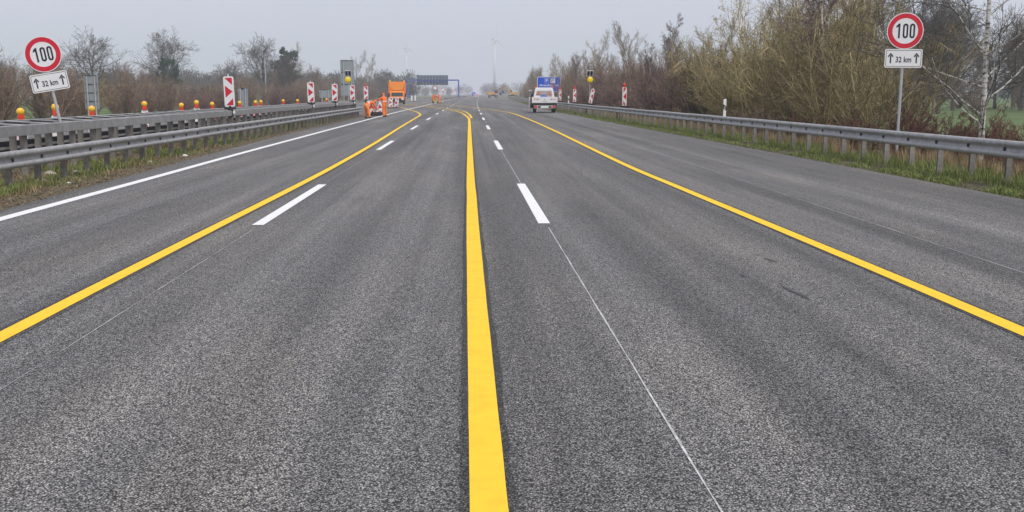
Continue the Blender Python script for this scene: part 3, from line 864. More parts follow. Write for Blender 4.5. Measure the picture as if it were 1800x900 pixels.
# little far signs
def small_sign(loc, kind, z, s, label):
    g = empty('warning_sign', loc); tag(g, label, 'road sign')
    m = MB(); m.cyl((0, .04, -.3), (0, .04, z), .05, n=8); m.build('post', M['galv_clean'], g)
    if kind == 'round':
        m = MB(); m.prism(circle(s), -.01, .01, 'y'); d = m.build('disc', M['sign_red'], g, loc=(0, 0, z))
        m = MB(); m.prism(circle(s*.80), -.014, -.0105, 'y'); m.build('face', M['sign_white'], d)
    elif kind == 'tri':
        T = lambda q: [(-q, -q*.58), (q, -q*.58), (0, q*1.15)]
        m = MB(); m.prism(T(s), -.01, .01, 'y'); d = m.build('triangle', M['sign_red'], g, loc=(0, 0, z))
        m = MB(); m.prism(T(s*.7), -.014, -.0105, 'y'); m.build('face', M['sign_white'], d)
        m = MB(); m.box(-s*.9, s*.9, -.01, .01, z-s*1.5, z-s*.65); m.build('plate', M['sign_white'], g)
    else:
        m = MB(); m.prism(circle(s), -.01, .01, 'y'); d = m.build('disc', M['sign_blue'], g, loc=(0, 0, z))
        Mx = Matrix.Rotation(R(135), 4, 'Y')
        m = MB(); m.prism([(-.12*s, -.6*s), (.12*s, -.6*s), (.12*s, .1*s), (.45*s, .1*s), (0, .65*s), (-.45*s, .1*s), (-.12*s, .1*s)], -.016, -.0105, 'y', M=Mx); m.build('arrow', M['sign_white'], d)
small_sign((-4.6, 198, 0), 'round', 2.5, .36, 'small round red-rimmed sign right beside the marking machine worker')
small_sign((-6.6, 214, 0), 'round', 2.9, .42, 'small round sign above and left of the marking machine')
small_sign((-3.5, 300, 0), 'tri', 2.5, .52, 'white and red triangular warning sign under the gantry')
small_sign((3.2, 470, 0), 'blue', 1.6, .9, 'small blue round arrow sign in the far middle of the road')
# white barrier block far on the road
g = empty('road_block', (4.2, 455, 0)); tag(g, 'pale barrier board standing across the far road', 'barrier')
for k in range(3):
    m = MB(); m.box(-1.0, 1.0, -.03, .03, .4+.42*k, .74+.42*k); b = m.build('board', M['sign_white'], g)
    for q in range(3):
        m = MB(); x = -.8+.62*q; m.prism([(x, .4+.42*k), (x+.3, .4+.42*k), (x+.4, .74+.42*k), (x+.1, .74+.42*k)], -.036, -.0305, 'y'); m.build('red_stripe', M['sign_red'], b)
for x in (-.8, .8):
    m = MB(); m.box(x-.06, x+.06, .03, .12, 0, 1.6); m.box(x-.12, x+.12, -.4, .5, 0.004, .12); m.build('leg', M['galv_post'], g)

# wind turbines
def turbine(loc, hub, r, rz, blade0, label):
    g = empty('wind_turbine', loc, rz); tag(g, label, 'wind turbine', 'wind turbines on the horizon')
    m = MB(); m.cyl((0, 0, 0), (0, 0, hub), 2.0, 1.15, n=20); m.build('tower', M['turbine'], g, smooth=True)
    m = MB(); m.box(-1.5, 1.5, -3.5, 5.5, hub-.4, hub+3.0); m.build('nacelle', M['turbine'], g, bevel=.5)
    m = MB(); m.ball((0, -4.4, hub+1.2), 1.6, s=(1, 1.2, 1)); hb = m.build('hub', M['turbine'], g, smooth=True)
    for k in range(3):
        m = MB()
        n = 8; V = []; F = []
        for i in range(n+1):
            t = i/n; c = (1.0 + 1.6*math.sin(min(1, t*3.2)*math.pi*.5) * (1-t)**.8) * (1 if t < 1 else .3); th = .45*(1-t)+.08
            V += [(-c*.35, -th, t*r), (c*.65, -th*.4, t*r), (c*.65, th*.4, t*r), (-c*.35, th, t*r)]
            if i:
                b = 4*(i-1)
                for q in range(4): F.append((b+q, b+(q+1) % 4, b+4+(q+1) % 4, b+4+q))
        m.add(V, F, 0, Matrix.Translation((0, -4.4, hub+1.2)) @ Matrix.Rotation(R(blade0+120*k), 4, 'Y'))
        m.build('blade', M['turbine'], g)
turbine((40.9, 1500, -.6), 79.0, 25, R(38), 6, 'tall white wind turbine rising behind the yellow excavator')
turbine((-101.8, 1750, -.6), 76.5, 22, R(40), -4, 'fainter white wind turbine above the wood left of the gantry')

# ------------------------------------------------------------------ people
def person(loc, rz, label, lean, feet, hands, knees=None, twist=0.0, hipz=0.93, hip_fwd=0.0):
    root = empty('person', loc, rz); tag(root, label, 'person', 'road workers in orange')
    td = Vector((0, math.sin(lean), math.cos(lean))); X = Vector((math.cos(twist), math.sin(twist), 0))
    fwd = X.cross(td) * -1
    pel = Vector((0, hip_fwd, hipz)); sp = pel + td*.23; ch = pel + td*.45; nk = pel + td*.56
    hl = (td*.8 + Vector((0, .35, .1))).normalized()
    hb = nk + hl*.07; hc = nk + hl*.16; cr = nk + hl*.25
    fw = (Vector((0, 1, 0)) - hl*hl.y).normalized()
    nose = hc + fw*.10
    vs = [pel, sp, ch, nk, hb, hc, cr, nose]; rr = [.185, .18, .20, .065, .085, .10, .07, .016]
    es = [(0, 1), (1, 2), (2, 3), (3, 4), (4, 5), (5, 6), (5, 7)]
    mat = {(0, 1): 0, (1, 2): 0, (2, 3): 0, (3, 4): 2, (4, 5): 2, (5, 6): 2, (5, 7): 2}
    def add(p, r, par, mi):
        vs.append(Vector(p)); rr.append(r); i = len(vs)-1; es.append((par, i)); mat[(par, i)] = mi; return i
    wrists = []
    for s, hd in zip((-1, 1), hands):
        sh = ch + X*(.185*s) + td*.03
        H = Vector(hd); dvec = H-sh; L = .56
        if dvec.length > L: H = sh + dvec.normalized()*L; dvec = H-sh
        midp = (sh+H)/2; off = math.sqrt(max(0, .29**2 - (dvec.length/2)**2))
        bend = (Vector((s*.5, -.6, -.3))); bend = (bend - dvec.normalized()*bend.dot(dvec.normalized())).normalized()
        el = midp + bend*off
        a = add(sh, .10, 2, 0); b = add(el, .075, a, 0); c = add(H, .055, b, 0)
        d = (H-el).normalized(); e = add(H + d*.06, .034, c, 2)
        wrists.append((H + d*.055, d, s))
    for s, (fx, fy), kf in zip((-1, 1), feet, knees or (.04, .04)):
        a = add(pel + X*(.095*s) + Vector((0, 0, -.05)), .135, 0, 1)
        kx = (fx + .095*s)/2
        b = add((kx, (fy+hip_fwd)/2 + kf, .50), .105, a, 1); c = add((fx, fy, .11), .09, b, 1)
        d = add((fx, fy, .06), .055, c, 3); e = add((fx*1.08, fy+.17, .045), .042, d, 3)
    me = bpy.data.meshes.new('skel'); me.from_pydata([tuple(v) for v in vs], es, [])
    o = bpy.data.objects.new('skel', me); COL.objects.link(o)
    o.modifiers.new('Skin', 'SKIN'); ss = o.modifiers.new('Sub', 'SUBSURF'); ss.levels = 2; ss.render_levels = 2
    sv = me.skin_vertices[0].data
    for i, r in enumerate(rr): sv[i].radius = (r, r*.92); sv[i].use_root = (i == 0)
    dg = bpy.context.evaluated_depsgraph_get(); dg.update()
    bm_me = bpy.data.meshes.new_from_object(o.evaluated_get(dg))
    bpy.data.objects.remove(o)
    mb = MB()
    V = [v.co.copy() for v in bm_me.vertices]
    for p in bm_me.polygons:
        c = p.center; best, bi = 1e9, 0
        for (i, j) in es:
            a, b = vs[i], vs[j]; t = max(0, min(1, (c-a).dot(b-a)/max(1e-9, (b-a).length_squared)))
            dd = (c - a - (b-a)*t).length
            if dd < best: best, bi = dd, mat[(i, j)]
        mb.f.append(list(p.vertices)); mb.m.append(bi)
    mb.v = [tuple(v) for v in V]
    for w, d, s in wrists:         # five fingers, the thumb off the side of the palm
        side = d.cross(Vector((0, 0, 1)));  side = side.normalized() if side.length > .1 else Vector((1, 0, 0))
        nrm = side.cross(d).normalized()
        for k, ln in enumerate((.062, .072, .068, .052)):
            b0 = w + side*(.027-.018*k) + d*.02
            mb.tube([b0, b0 + d*ln*.6 - nrm*.008, b0 + d*ln - nrm*.03], [.009, .0085, .007], 6, 2)
        b0 = w + side*.03 - d*.005
        mb.tube([b0, b0 + side*.028 + d*.02, b0 + side*.035 + d*.05 - nrm*.015], [.011, .010, .008], 6, 2)
    for s in (-1, 1):              # ears
        mb.ball(tuple(hc + X*(.095*s)), .022, 2, 6, 4, s=(.5, 1, 1.4))
    for s in (-1, 1):              # eyes
        mb.ball(tuple(hc + X*(.035*s) + fw*.088 + hl*.02), .010, 3, 6, 4)
    bpy.data.meshes.remove(bm_me)
    body = mb.build('body', [M['hivis'], M['hivis_pale'], M['skin'], M['boots']], root, smooth=True)
    m = MB(); m.ball((0, 0, 0), .112, n=14, m=8, s=(.98, 1, .98)); hr = m.build('cap', M['hivis'], root, smooth=True)
    hr.location = hc + hl*.03 - fw*.03; hr.scale = (1, 1, .95)
    m = MB()
    q0 = pel + td*.14; m.tube([q0, q0 + td*.05], [.205, .207], 16, 0, None, False); m.build('reflective_band', M['reflective'], root)
    return root
person((-7.0, 71.9, 0.004), R(-58), 'worker in orange bent over beside the end of the low rail', R(74), [(-.24, -.02), (.22, .08)], [(-.2, .72, .55), (.12, .75, .62)], hipz=.95, hip_fwd=-.05)
person((-6.05, 75.4, 0.004), R(18), 'worker in orange standing with arms reaching left at the edge line', R(16), [(-.08, -.10), (.10, .10)], [(-.42, .42, 1.25), (-.12, .50, 1.18)], twist=R(25), hipz=.94)
person((-4.75, 181.4, 0.004), R(35), 'worker in orange leaning over the line marking machine', R(22), [(-.14, -.05), (.14, .10)], [(-.25, .55, 1.05), (.22, .55, 1.05)], hipz=.95)

# line marking machine
g = empty('line_marking_machine', (-5.65, 181.2, 0), R(20)); tag(g, 'tan line marking machine pushed by the far worker', 'machine')
m = MB(); m.box(-.42, .42, -.3, .7, .28, 1.05); m.build('tank', M['tan_metal'], g, bevel=.06)
m = MB(); m.box(-.3, .3, -.1, .4, 1.05, 1.3); m.cyl((-.2, .5, 1.05), (-.2, .5, 1.5), .05); m.build('engine', M['black_plastic'], g, bevel=.03)
for x, y in ((-.45, -.2), (.45, -.2), (0, .72)):
    m = MB(); m.cyl((x-.07, y, .22), (x+.07, y, .22), .22, n=18); w = m.build('wheel', M['rubber'], g)
    m = MB(); m.cyl((x-.075, y, .22), (x+.075, y, .22), .11, n=12); m.build('rim', M['rim'], w)
m = MB(); m.tube([(-.3, -.3, .9), (-.3, -.6, 1.15), (.3, -.6, 1.15), (.3, -.3, .9)], [.025]*4, 8); m.build('handlebar', M['black_plastic'], g)
# orange panels stacked on it: second hi-vis box
m = MB(); m.box(-.5, .1, -.36, -.30, .75, 1.5); m.build('warning_board', M['hivis'], g, bevel=.02)

# loose beacon panels leaning and lying by the workers, and set up down the crossover
def ground_beacon(loc, rz, lean, label, scale=1.0):
    g = empty('beacon_panel', loc, rz); tag(g, label, 'beacon', 'beacon panels on the ground near the workers')
    m = MB(); m.box(-.4, .4, -.2, .2, 0.004, .11); m.build('foot', M['black_plastic'], g, bevel=.015)
    pn = beacon_parts(g, .42*scale, 1.05*scale, .12, 1)
    if lean:
        pn.rotation_euler.y = R(lean); pn.location = (0.5*math.sin(R(lean)), 0, .12 + .53*math.cos(R(lean)))
ground_beacon((-7.6, 82.2, 0), R(-8), -12, 'red and white beacon panel leaning between the two near workers')
ground_beacon((-7.25, 84.2, 0), R(10), 18, 'red and white beacon panel tipped to the right between the near workers')
ground_beacon((-9.05, 122, 0), R(14), 0, 'red and white beacon panel left of the pair in front of the orange truck', 1.1)
ground_beacon((-8.45, 122.6, 0), R(-12), 8, 'red and white beacon panel right of the pair in front of the orange truck', 1.1)
g = empty('base_plate_stack', (-7.1, 80.2, 0), R(25)); tag(g, 'black stack of rubber base plates beside the workers', 'base plates')
for k in range(3):
    m = MB(); m.box(-.4+.03*k, .4+.03*k, -.2, .2, .004+.1*k, .096+.1*k); o = m.build('plate', M['black_plastic'], g, bevel=.01); o.rotation_euler.z = R([0, 6, -4, 9, 3][k])
# marker posts at the crossover
for i, (x, y) in enumerate([(-12.25, 228), (-11.45, 228), (-12.6, 196)]):
    g = empty('marker_post', (x, y, 0)); tag(g, ['white marker post right of the orange truck, left one of two', 'white marker post right of the orange truck, right one of two', 'white marker post touching the right side of the orange truck'][i], 'post', 'white marker posts at the crossover')
    m = MB(); m.prism(rrect(.34, 1.25, .1, 0, .72), -.03, .03, 'y'); m.build('panel', M['sign_white'], g)
    m = MB(); m.box(-.3, .3, -.2, .2, .004, .12); m.build('foot', M['black_plastic'], g)

# ------------------------------------------------------------------ vehicles
def wheel(parent, x, y, r, w, n=20):
    m = MB(); m.tube([(x-w/2, y, r), (x-w/2+.03, y, r), (x+w/2-.03, y, r), (x+w/2, y, r)], [r*.93, r, r, r*.93], n); t = m.build('wheel', M['rubber'], parent)
    m = MB(); m.cyl((x-w/2-.006, y, r), (x+w/2+.006, y, r), r*.58, n=16); rm = m.build('rim', M['rim'], t)
    m = MB(); m.cyl((x-w/2-.012, y, r), (x+w/2+.012, y, r), r*.16, n=10); m.build('hub_cap', M['dark_steel'], t)

def pickup(loc, rz):
    g = empty('pickup_truck', loc, rz); tag(g, 'white dropside pickup with its left door open, seen from behind', 'pickup')
    # y=0 is the tailgate, +y the front
    m = MB(); m.box(-.45, .45, .1, 5.0, .42, .66); m.build('chassis', M['black_plastic'], g)
    for sx in (-1, 1):
        wheel(g, sx*.90, 1.25, .35, .26); wheel(g, sx*.86, 4.25, .35, .24)
        m = MB(); m.box(sx*.72, sx*1.06, .55, .60, .25, .60); m.build('mud_flap', M['black_plastic'], g)
    m = MB(); m.box(-1.10, 1.10, .03, 2.55, .80, .88); bed = m.build('load_bed', M['white_car'], g)
    for sx in (-1, 1):
        m = MB(); m.box(sx*1.10, sx*1.14, .0, 2.55, .82, 1.38); m.build('side_board', M['white_car'], g, bevel=.008)
    m = MB(); m.box(-1.16, 1.16, -.04, 0.0, .90, 1.42); tg = m.build('tailgate', M['white_car'], g, bevel=.012)
    for sx in (-1, 1):
        for k in range(3):
            x = sx*(.92 - .16*k)
            m = MB(); m.prism([(x-.05, 1.16), (x+.03, 1.16), (x+.06, 1.26), (x-.02, 1.26)], -.045, -.0405, 'y'); m.build('red_marking', M['tail_red'] if k < 2 else M['sign_black'], tg)
    m = MB(); m.box(-.03, .03, -.046, -.0405, 1.17, 1.24); m.build('latch', M['dark_steel'], tg)
    m = MB(); m.box(-.16, .16, -.044, -.0405, 1.00, 1.05); m.build('marking', M['sign_back'], tg)
    m = MB(); m.box(-1.10, 1.10, .0, .10, .66, .89); m.build('bed_beam', M['black_plastic'], g)
    # light bar
    m = MB(); m.box(-.97, .97, -.02, .06, .40, .64); lb = m.build('light_bar', M['white_car'], g, bevel=.01)
    for sx in (-1, 1):
        m = MB(); m.box(sx*.95 if sx < 0 else .68, sx*.68 if sx < 0 else .95, -.05, -.0205, .44, .62); m.build('tail_light', M['tail_red'], lb, bevel=.01)
        m = MB(); m.box(-.62 if sx < 0 else .36, -.36 if sx < 0 else .62, -.045, -.0205, .46, .60); m.build('dark_lamp', M['black_plastic'], lb)
    m = MB(); m.box(-.28, .28, -.034, -.0205, .46, .60); m.build('number_plate', M['sign_white'], lb)
    # cab: tapered section swept front to back
    def sect(y, wb, wt, z0, z1): return [(-wb, y, z0), (wb, y, z0), (wb, y, z0+.55*(z1-z0)), (wt, y, z1-.06), (wt-.10, y, z1), (-wt+.10, y, z1), (-wt, y, z1-.06), (-wb, y, z0+.55*(z1-z0))]
    S = [sect(2.62, .96, .80, .45, 2.16), sect(2.75, .98, .84, .42, 2.22), sect(3.9, .98, .83, .42, 2.22), sect(4.25, .98, .80, .42, 2.10), sect(4.95, .96, .86, .42, 1.35), sect(5.45, .88, .78, .45, 1.02)]
    m = MB(); V = [p for s in S for p in s]; F = [tuple(range(7, -1, -1)), tuple(range(40, 48))]
    for i in range(5):
        for k in range(8): F.append((i*8+k, i*8+(k+1) % 8, i*8+8+(k+1) % 8, i*8+8+k))
    m.add(V, F); cab = m.build('cab', M['white_car'], g, bevel=.02)
    m = MB(); m.prism([(-.74, 1.62), (.74, 1.62), (.66, 1.98), (-.66, 1.98)], 2.585, 2.612, 'y'); rw = m.build('rear_window', M['rear_glass'], g)
    for sx in (-1, 1):
        m = MB(); m.prism(rrect(.32, .26, .08, sx*.48, 1.76), 2.574, 2.584, 'y'); m.build('headrest', M['seat_red'], rw)
    m = MB(); m.prism([(-.78, 1.58), (.78, 1.58), (.78, 1.615), (-.78, 1.615)], 2.57, 2.615, 'y'); m.build('window_seal', M['black_plastic'], g)
    m = MB(); m.box(-.36, .30, 2.595, 2.618, 1.44, 1.53); m.build('blue_marking', M['sign_blue'], cab)
    m = MB(); m.box(.34, .72, 2.595, 2.618, 1.46, 1.52); m.build('red_marking', M['seat_red'], cab)
    m = MB(); m.prism([(-.70, 1.30), (.70, 1.30), (.62, 2.04), (-.62, 2.04)], 0, .03, 'y', M=Matrix.Translation((0, 3.60, -.12)) @ Matrix.Rotation(R(0), 4, 'X')) if False else m.add([(-.74, 4.34, 2.02), (.74, 4.34, 2.02), (.80, 4.93, 1.40), (-.80, 4.93, 1.40), (-.74, 4.30, 1.99), (.74, 4.30, 1.99), (.80, 4.89, 1.37), (-.80, 4.89, 1.37)], [(0, 1, 2, 3), (7, 6, 5, 4), (0, 4, 5, 1), (1, 5, 6, 2), (2, 6, 7, 3), (3, 7, 4, 0)]); m.build('windscreen', M['glass'], g)
    # roof bar with beacons
    m = MB(); m.box(-.86, .86, 2.70, 2.80, 2.24, 2.29); m.box(-.7, -.66, 2.7, 2.8, 2.15, 2.24); m.box(.66, .7, 2.7, 2.8, 2.15, 2.24); m.build('roof_bar', M['white_car'], g)
    for sx in (-1, 1):
        m = MB(); m.cyl((sx*.78, 2.75, 2.29), (sx*.78, 2.75, 2.42), .085, .07, n=12); m.build('roof_beacon', M['lamp_red'], g, smooth=False)
    # closed right door with window; mirror
    m = MB(); m.box(.955, .998, 3.35, 4.45, .52, 1.38); m.build('door', M['white_car'], g, bevel=.01)
    m = MB(); m.add([(.985, 3.4, 1.40), (.985, 4.55, 1.40), (.83, 4.25, 2.02), (.83, 3.4, 2.06), (1.0, 3.4, 1.40), (1.0, 4.55, 1.40), (.845, 4.25, 2.02), (.845, 3.4, 2.06)], [(0, 1, 2, 3), (7, 6, 5, 4), (0, 4, 5, 1), (1, 5, 6, 2), (2, 6, 7, 3), (3, 7, 4, 0)]); m.build('side_window', M['glass'], g)
    # dark doorway on the left and the open door swung out
    m = MB(); m.box(-1.0, -.975, 3.35, 4.45, .50, 2.0); m.build('doorway', M['black_plastic'], g)
    d = empty('open_door', (-.99, 4.45, 0), R(-20), g)
    m = MB(); m.box(-.03, .03, -1.12, 0, .36, 1.30); m.prism([(-1.12, 1.30), (0, 1.30), (-.06, 1.42), (-.32, 2.02), (-1.10, 2.06), (-1.12, 1.98), (-1.05, 1.96), (-.37, 1.95), (-.14, 1.40), (-1.05, 1.38)], -.03, .03, 'x'); m.build('door_panel', M['white_car'], d)
    m = MB(); m.prism([(-1.05, 1.385), (-.14, 1.40), (-.37, 1.95), (-1.05, 1.96)], -.008, .008, 'x'); m.build('door_window', M['rear_glass'], d)
    m = MB(); m.box(.0305, .06, -.62, -.10, .52, 1.20); m.build('door_lining', M['black_plastic'], d)
    m = MB(); m.box(-.22, -.05, -.30, -.10, 1.25, 1.55); m.build('mirror', M['black_plastic'], d, bevel=.02)
    for sx in (-1, 1):
        m = MB(); m.box(sx*.55-.16, sx*.55+.16, 5.38, 5.47, .72, .92); m.build('headlight', M['galv_clean'], g, bevel=.02)
    return g
pickup((7.02, 92.0, 0.0), R(-3))

def orange_truck(loc, rz):
    g = empty('orange_truck', loc, rz); tag(g, 'orange road maintenance truck facing the camera beyond the workers', 'truck')
    # front faces -Y at y=0
    m = MB(); m.box(-.5, .5, .3, 7.0, .5, .85); m.build('chassis', M['black_plastic'], g)
    for sx in (-1, 1):
        for y in (1.3, 5.2): wheel(g, sx*1.05, y, .5, .32)
    m = MB(); m.prism([(0, .55), (0, 1.25), (.12, 1.95), (.35, 2.15), (1.9, 2.15), (1.9, .55)], -1.12, 1.12, 'x'); cab = m.build('cab', M['truck_orange'], g, bevel=.05)
    m = MB(); m.add([(-.92, -.0, 1.30), (.92, -.0, 1.30), (.86, .085, 1.90), (-.86, .085, 1.90), (-.92, .1, 1.30), (.92, .1, 1.30), (.86, .2, 1.90), (-.86, .2, 1.90)], [(0, 1, 2, 3), (7, 6, 5, 4), (0, 4, 5, 1), (1, 5, 6, 2), (2, 6, 7, 3), (3, 7, 4, 0)]); m.build('windscreen', M['glass'], g)
    m = MB(); m.box(-1.0, 1.0, -.06, -.003, .62, .98); gr_ = m.build('grille', M['black_plastic'], g, bevel=.02)
    m = MB(); m.box(-1.15, 1.15, -.16, -.061, .34, .62); m.build('bumper', M['black_plastic'], g, bevel=.03)
    m = MB(); m.box(-.28, .28, -.175, -.1605, .42, .54); m.build('number_plate', M['sign_white'], g)
    for sx in (-1, 1):
        m = MB(); m.box(sx*.85-.2, sx*.85+.2, -.085, -.02, .74, .98); m.build('headlight', M['sign_white'], g, bevel=.02)
        m = MB(); m.box(sx*1.33-.12, sx*1.33+.12, .1, .2, 1.2, 1.75); m.build('mirror', M['black_plastic'], g, bevel=.02)
    for k in range(6):
        x = -.95 + .33*k
        m = MB(); m.prism([(x, 1.02), (x+.15, 1.02), (x+.23, 1.20), (x+.08, 1.20)], -.012, -.002, 'y'); m.build('white_stripe', M['sign_white'], cab)
    # tall body reaching over the cab with a sunken front panel
    m = MB(); m.prism([(-1.36, .95), (-1.36, 3.45), (-1.05, 3.62), (1.05, 3.62), (1.36, 3.45), (1.36, .95), (1.12, .95), (1.12, 2.2), (-1.12, 2.2), (-1.12, .95)], .6, 6.9, 'y'); m.build('body', M['truck_orange'], g, bevel=.05)
    m = MB(); m.prism([(-1.28, 3.42), (1.28, 3.42), (.98, 2.62), (.70, 2.26), (-.70, 2.26), (-.98, 2.62)], .50, .605, 'y'); m.build('front_panel', plain('orange_panel_light', (.93, .31, .03), .4, var=.05), g, bevel=.03)
    for sx in (-1, 1):
        m = MB(); m.box(sx*1.24-.13, sx*1.24+.13, .42, .6, .95, 3.4); m.build('side_pillar', M['truck_orange'], g, bevel=.03)
        m = MB(); m.cyl((sx*1.12, .75, 3.58), (sx*1.12, .75, 3.86), .12, .10, n=12); m.build('roof_beacon', M['yellow_lens'], g)
    return g
orange_truck((-11.15, 164.5, 0.0), R(3))

def excavator(loc, rz, label, boom):
    g = empty('excavator', loc, rz); tag(g, label, 'excavator', 'yellow excavators')
    m = MB(); m.box(-2.1, 2.1, -.7, .7, .75, 1.15); m.build('undercarriage', M['dark_steel'], g)
    for x in (-1.45, 1.45):
        for y in (-1.05, 1.05):
            m = MB(); m.cyl((x, y-.25, .6), (x, y+.25, .6), .6, n=20); w = m.build('wheel', M['rubber'], g)
            m = MB(); m.cyl((x, y-.26, .6), (x, y+.26, .6), .3, n=14); m.build('rim', M['plant_yellow'], w)
    m = MB(); m.cyl((0, 0, 1.15), (0, 0, 1.4), .7, n=20); m.build('turntable', M['dark_steel'], g)
    m = MB(); m.prism([(-2.8, 1.4), (1.6, 1.4), (1.6, 1.9), (.5, 2.3), (-2.6, 2.55), (-2.8, 2.3)], -1.2, 1.2, 'y'); m.build('upper_body', M['plant_yellow'], g, bevel=.06)
    m = MB(); m.prism([(.55, 1.9), (1.75, 1.9), (1.85, 2.6), (1.55, 3.3), (.55, 3.3)], -1.25, -.25, 'y'); cb = m.build('cab', M['dark_steel'], g, bevel=.04)
    m = MB(); m.prism([(.72, 2.25), (1.62, 2.25), (1.66, 2.6), (1.42, 3.15), (.72, 3.15)], -1.262, -1.2505, 'y'); m.build('cab_window', M['glass'], cb)
    p = [Vector(q) for q in boom]
    for nm, a, b, w0, w1 in (('boom', p[0], p[1], .38, .30), ('stick', p[1], p[2], .28, .20)):
        d = (b-a); L = d.length; ang = math.atan2(d.z, d.x)
        Mx = Matrix.Translation(a) @ Matrix.Rotation(-ang, 4, 'Y')
        m = MB(); m.prism([(0, -w0*.6), (L*.5, -w0*.5), (L, -w1*.5), (L, w1*.5), (L*.5, w0*1.1), (0, w0*.6)], -.22, .22, 'y', M=Mx); m.build(nm, M['plant_yellow'], g)
        m = MB(); m.cyl(a + d*.15 + Vector((0, -.3, .25)), a + d*.75 + Vector((0, -.3, .35)), .09, .06, n=8); m.build('hydraulic_ram', M['dark_steel'], g)
    e = p[2]
    m = MB(); m.prism([(e.x-.5, e.z-1.0), (e.x+.35, e.z-1.1), (e.x+.6, e.z-.4), (e.x+.2, e.z+.1), (e.x-.2, e.z+.1)], -.55, .55, 'y'); m.build('bucket', M['dark_steel'], g)
    return g
excavator((11.6, 452, 0), R(8), 'yellow wheeled excavator standing on the far right of the road', [(1.0, .4, 2.0), (2.4, .4, 3.9), (3.2, .4, 2.2)])
excavator((20.6, 458, 0.0), R(172), 'yellow excavator behind the guardrail right of the wheeled one', [(1.0, .4, 2.0), (2.7, .4, 4.9), (4.3, .4, 3.1)])
# pile of pale road signs beside the second excavator

# ------------------------------------------------------------------ vegetation: branch growth
def unit(v): return v/np.maximum(np.linalg.norm(v, axis=-1, keepdims=True), 1e-9)
def grow(rng, start, dirs, lens, r0, nseg, wander, up, tip=0.35):
    N = len(start)
    P = np.zeros((N, nseg+1, 3)); P[:, 0] = start
    d = unit(dirs)
    for s in range(nseg):
        d = unit(d + rng.normal(0, wander, (N, 3)) + np.array([0, 0, up]))
        P[:, s+1] = P[:, s] + d*(lens/nseg)[:, None]
    t = np.linspace(0, 1, nseg+1)[None, :]
    Rr = r0[:, None]*(1-(1-tip)*t)
    return P, Rr
def sprout(rng, P, Rr, k, t0, t1, ang, lens_f, rad_f, dl=0.25, bias=None):
    """k children on each branch of (P,Rr)"""
    N, S = P.shape[0], P.shape[1]-1
    t = np.tile(np.linspace(t0, t1, k)[None, :], (N, 1)) + rng.uniform(-.5, .5, (N, k))*(t1-t0)/k
    t = np.clip(t, 0.02, .995)
    f = t*S; i = np.minimum(f.astype(int), S-1); w = f-i
    n = np.arange(N)[:, None]
    A, B = P[n, i], P[n, i+1]
    pos = (A*(1-w[..., None]) + B*w[..., None]).reshape(-1, 3)
    par = unit(B-A).reshape(-1, 3)
    rad = (Rr[n, i]*(1-w) + Rr[n, i+1]*w).reshape(-1)
    ref = rng.normal(0, 1, par.shape)
    if bias is not None: ref = ref + np.array(bias)
    perp = unit(ref - par*(ref*par).sum(-1, keepdims=True))
    a = (ang + rng.normal(0, .14, len(par)))[:, None]
    d = par*np.cos(a) + perp*np.sin(a)
    plen = np.linalg.norm(P[:, -1]-P[:, 0], axis=1)
    L = (np.repeat(plen, k)*lens_f*(1.15-.6*t.reshape(-1)))*rng.uniform(1-dl, 1+dl, len(par))
    return pos, d, L, rad*rad_f
def tubes(P, Rr, sides):
    N, S1, _ = P.shape
    T = np.zeros_like(P); T[:, 1:-1] = P[:, 2:]-P[:, :-2]; T[:, 0] = P[:, 1]-P[:, 0]; T[:, -1] = P[:, -1]-P[:, -2]
    T = unit(T)
    ref = np.where(np.abs(T[..., 2:3]) < .9, np.array([0., 0, 1]), np.array([1., 0, 0]))
    U = unit(np.cross(T, ref)); W = np.cross(T, U)
    an = 2*np.pi*np.arange(sides)/sides
    V = P[:, :, None, :] + Rr[:, :, None, None]*(U[:, :, None, :]*np.cos(an)[None, None, :, None] + W[:, :, None, :]*np.sin(an)[None, None, :, None])
    base = (np.arange(N)*S1*sides)[:, None, None] + (np.arange(S1-1)*sides)[None, :, None]
    k = np.arange(sides)[None, None, :]; j = (k+1) % sides
    F = np.stack([base+k, base+j, base+sides+j, base+sides+k], -1).reshape(-1, 4)
    return V.reshape(-1, 3), F
def merge(parts):
    Vs, Fs, b = [], [], 0
    for V, F in parts:
        Vs.append(V); Fs.append(F+b); b += len(V)
    return np.concatenate(Vs), np.concatenate(Fs)
def leaf_quads(rng, P, n, size, spread=.03):
    """small leaf faces near the branch points P (M,3)"""
    idx = rng.integers(0, len(P), n)
    c = P[idx] + rng.normal(0, spread, (n, 3))
    a = unit(rng.normal(0, 1, (n, 3))); b = unit(np.cross(a, rng.normal(0, 1, (n, 3))))
    s = size*rng.uniform(.6, 1.3, (n, 1))
    V = np.stack([c-a*s, c-b*s*.45, c+a*s, c+b*s*.45], 1).reshape(-1, 3)
    F = np.arange(4*n).reshape(-1, 4)
    return V, F

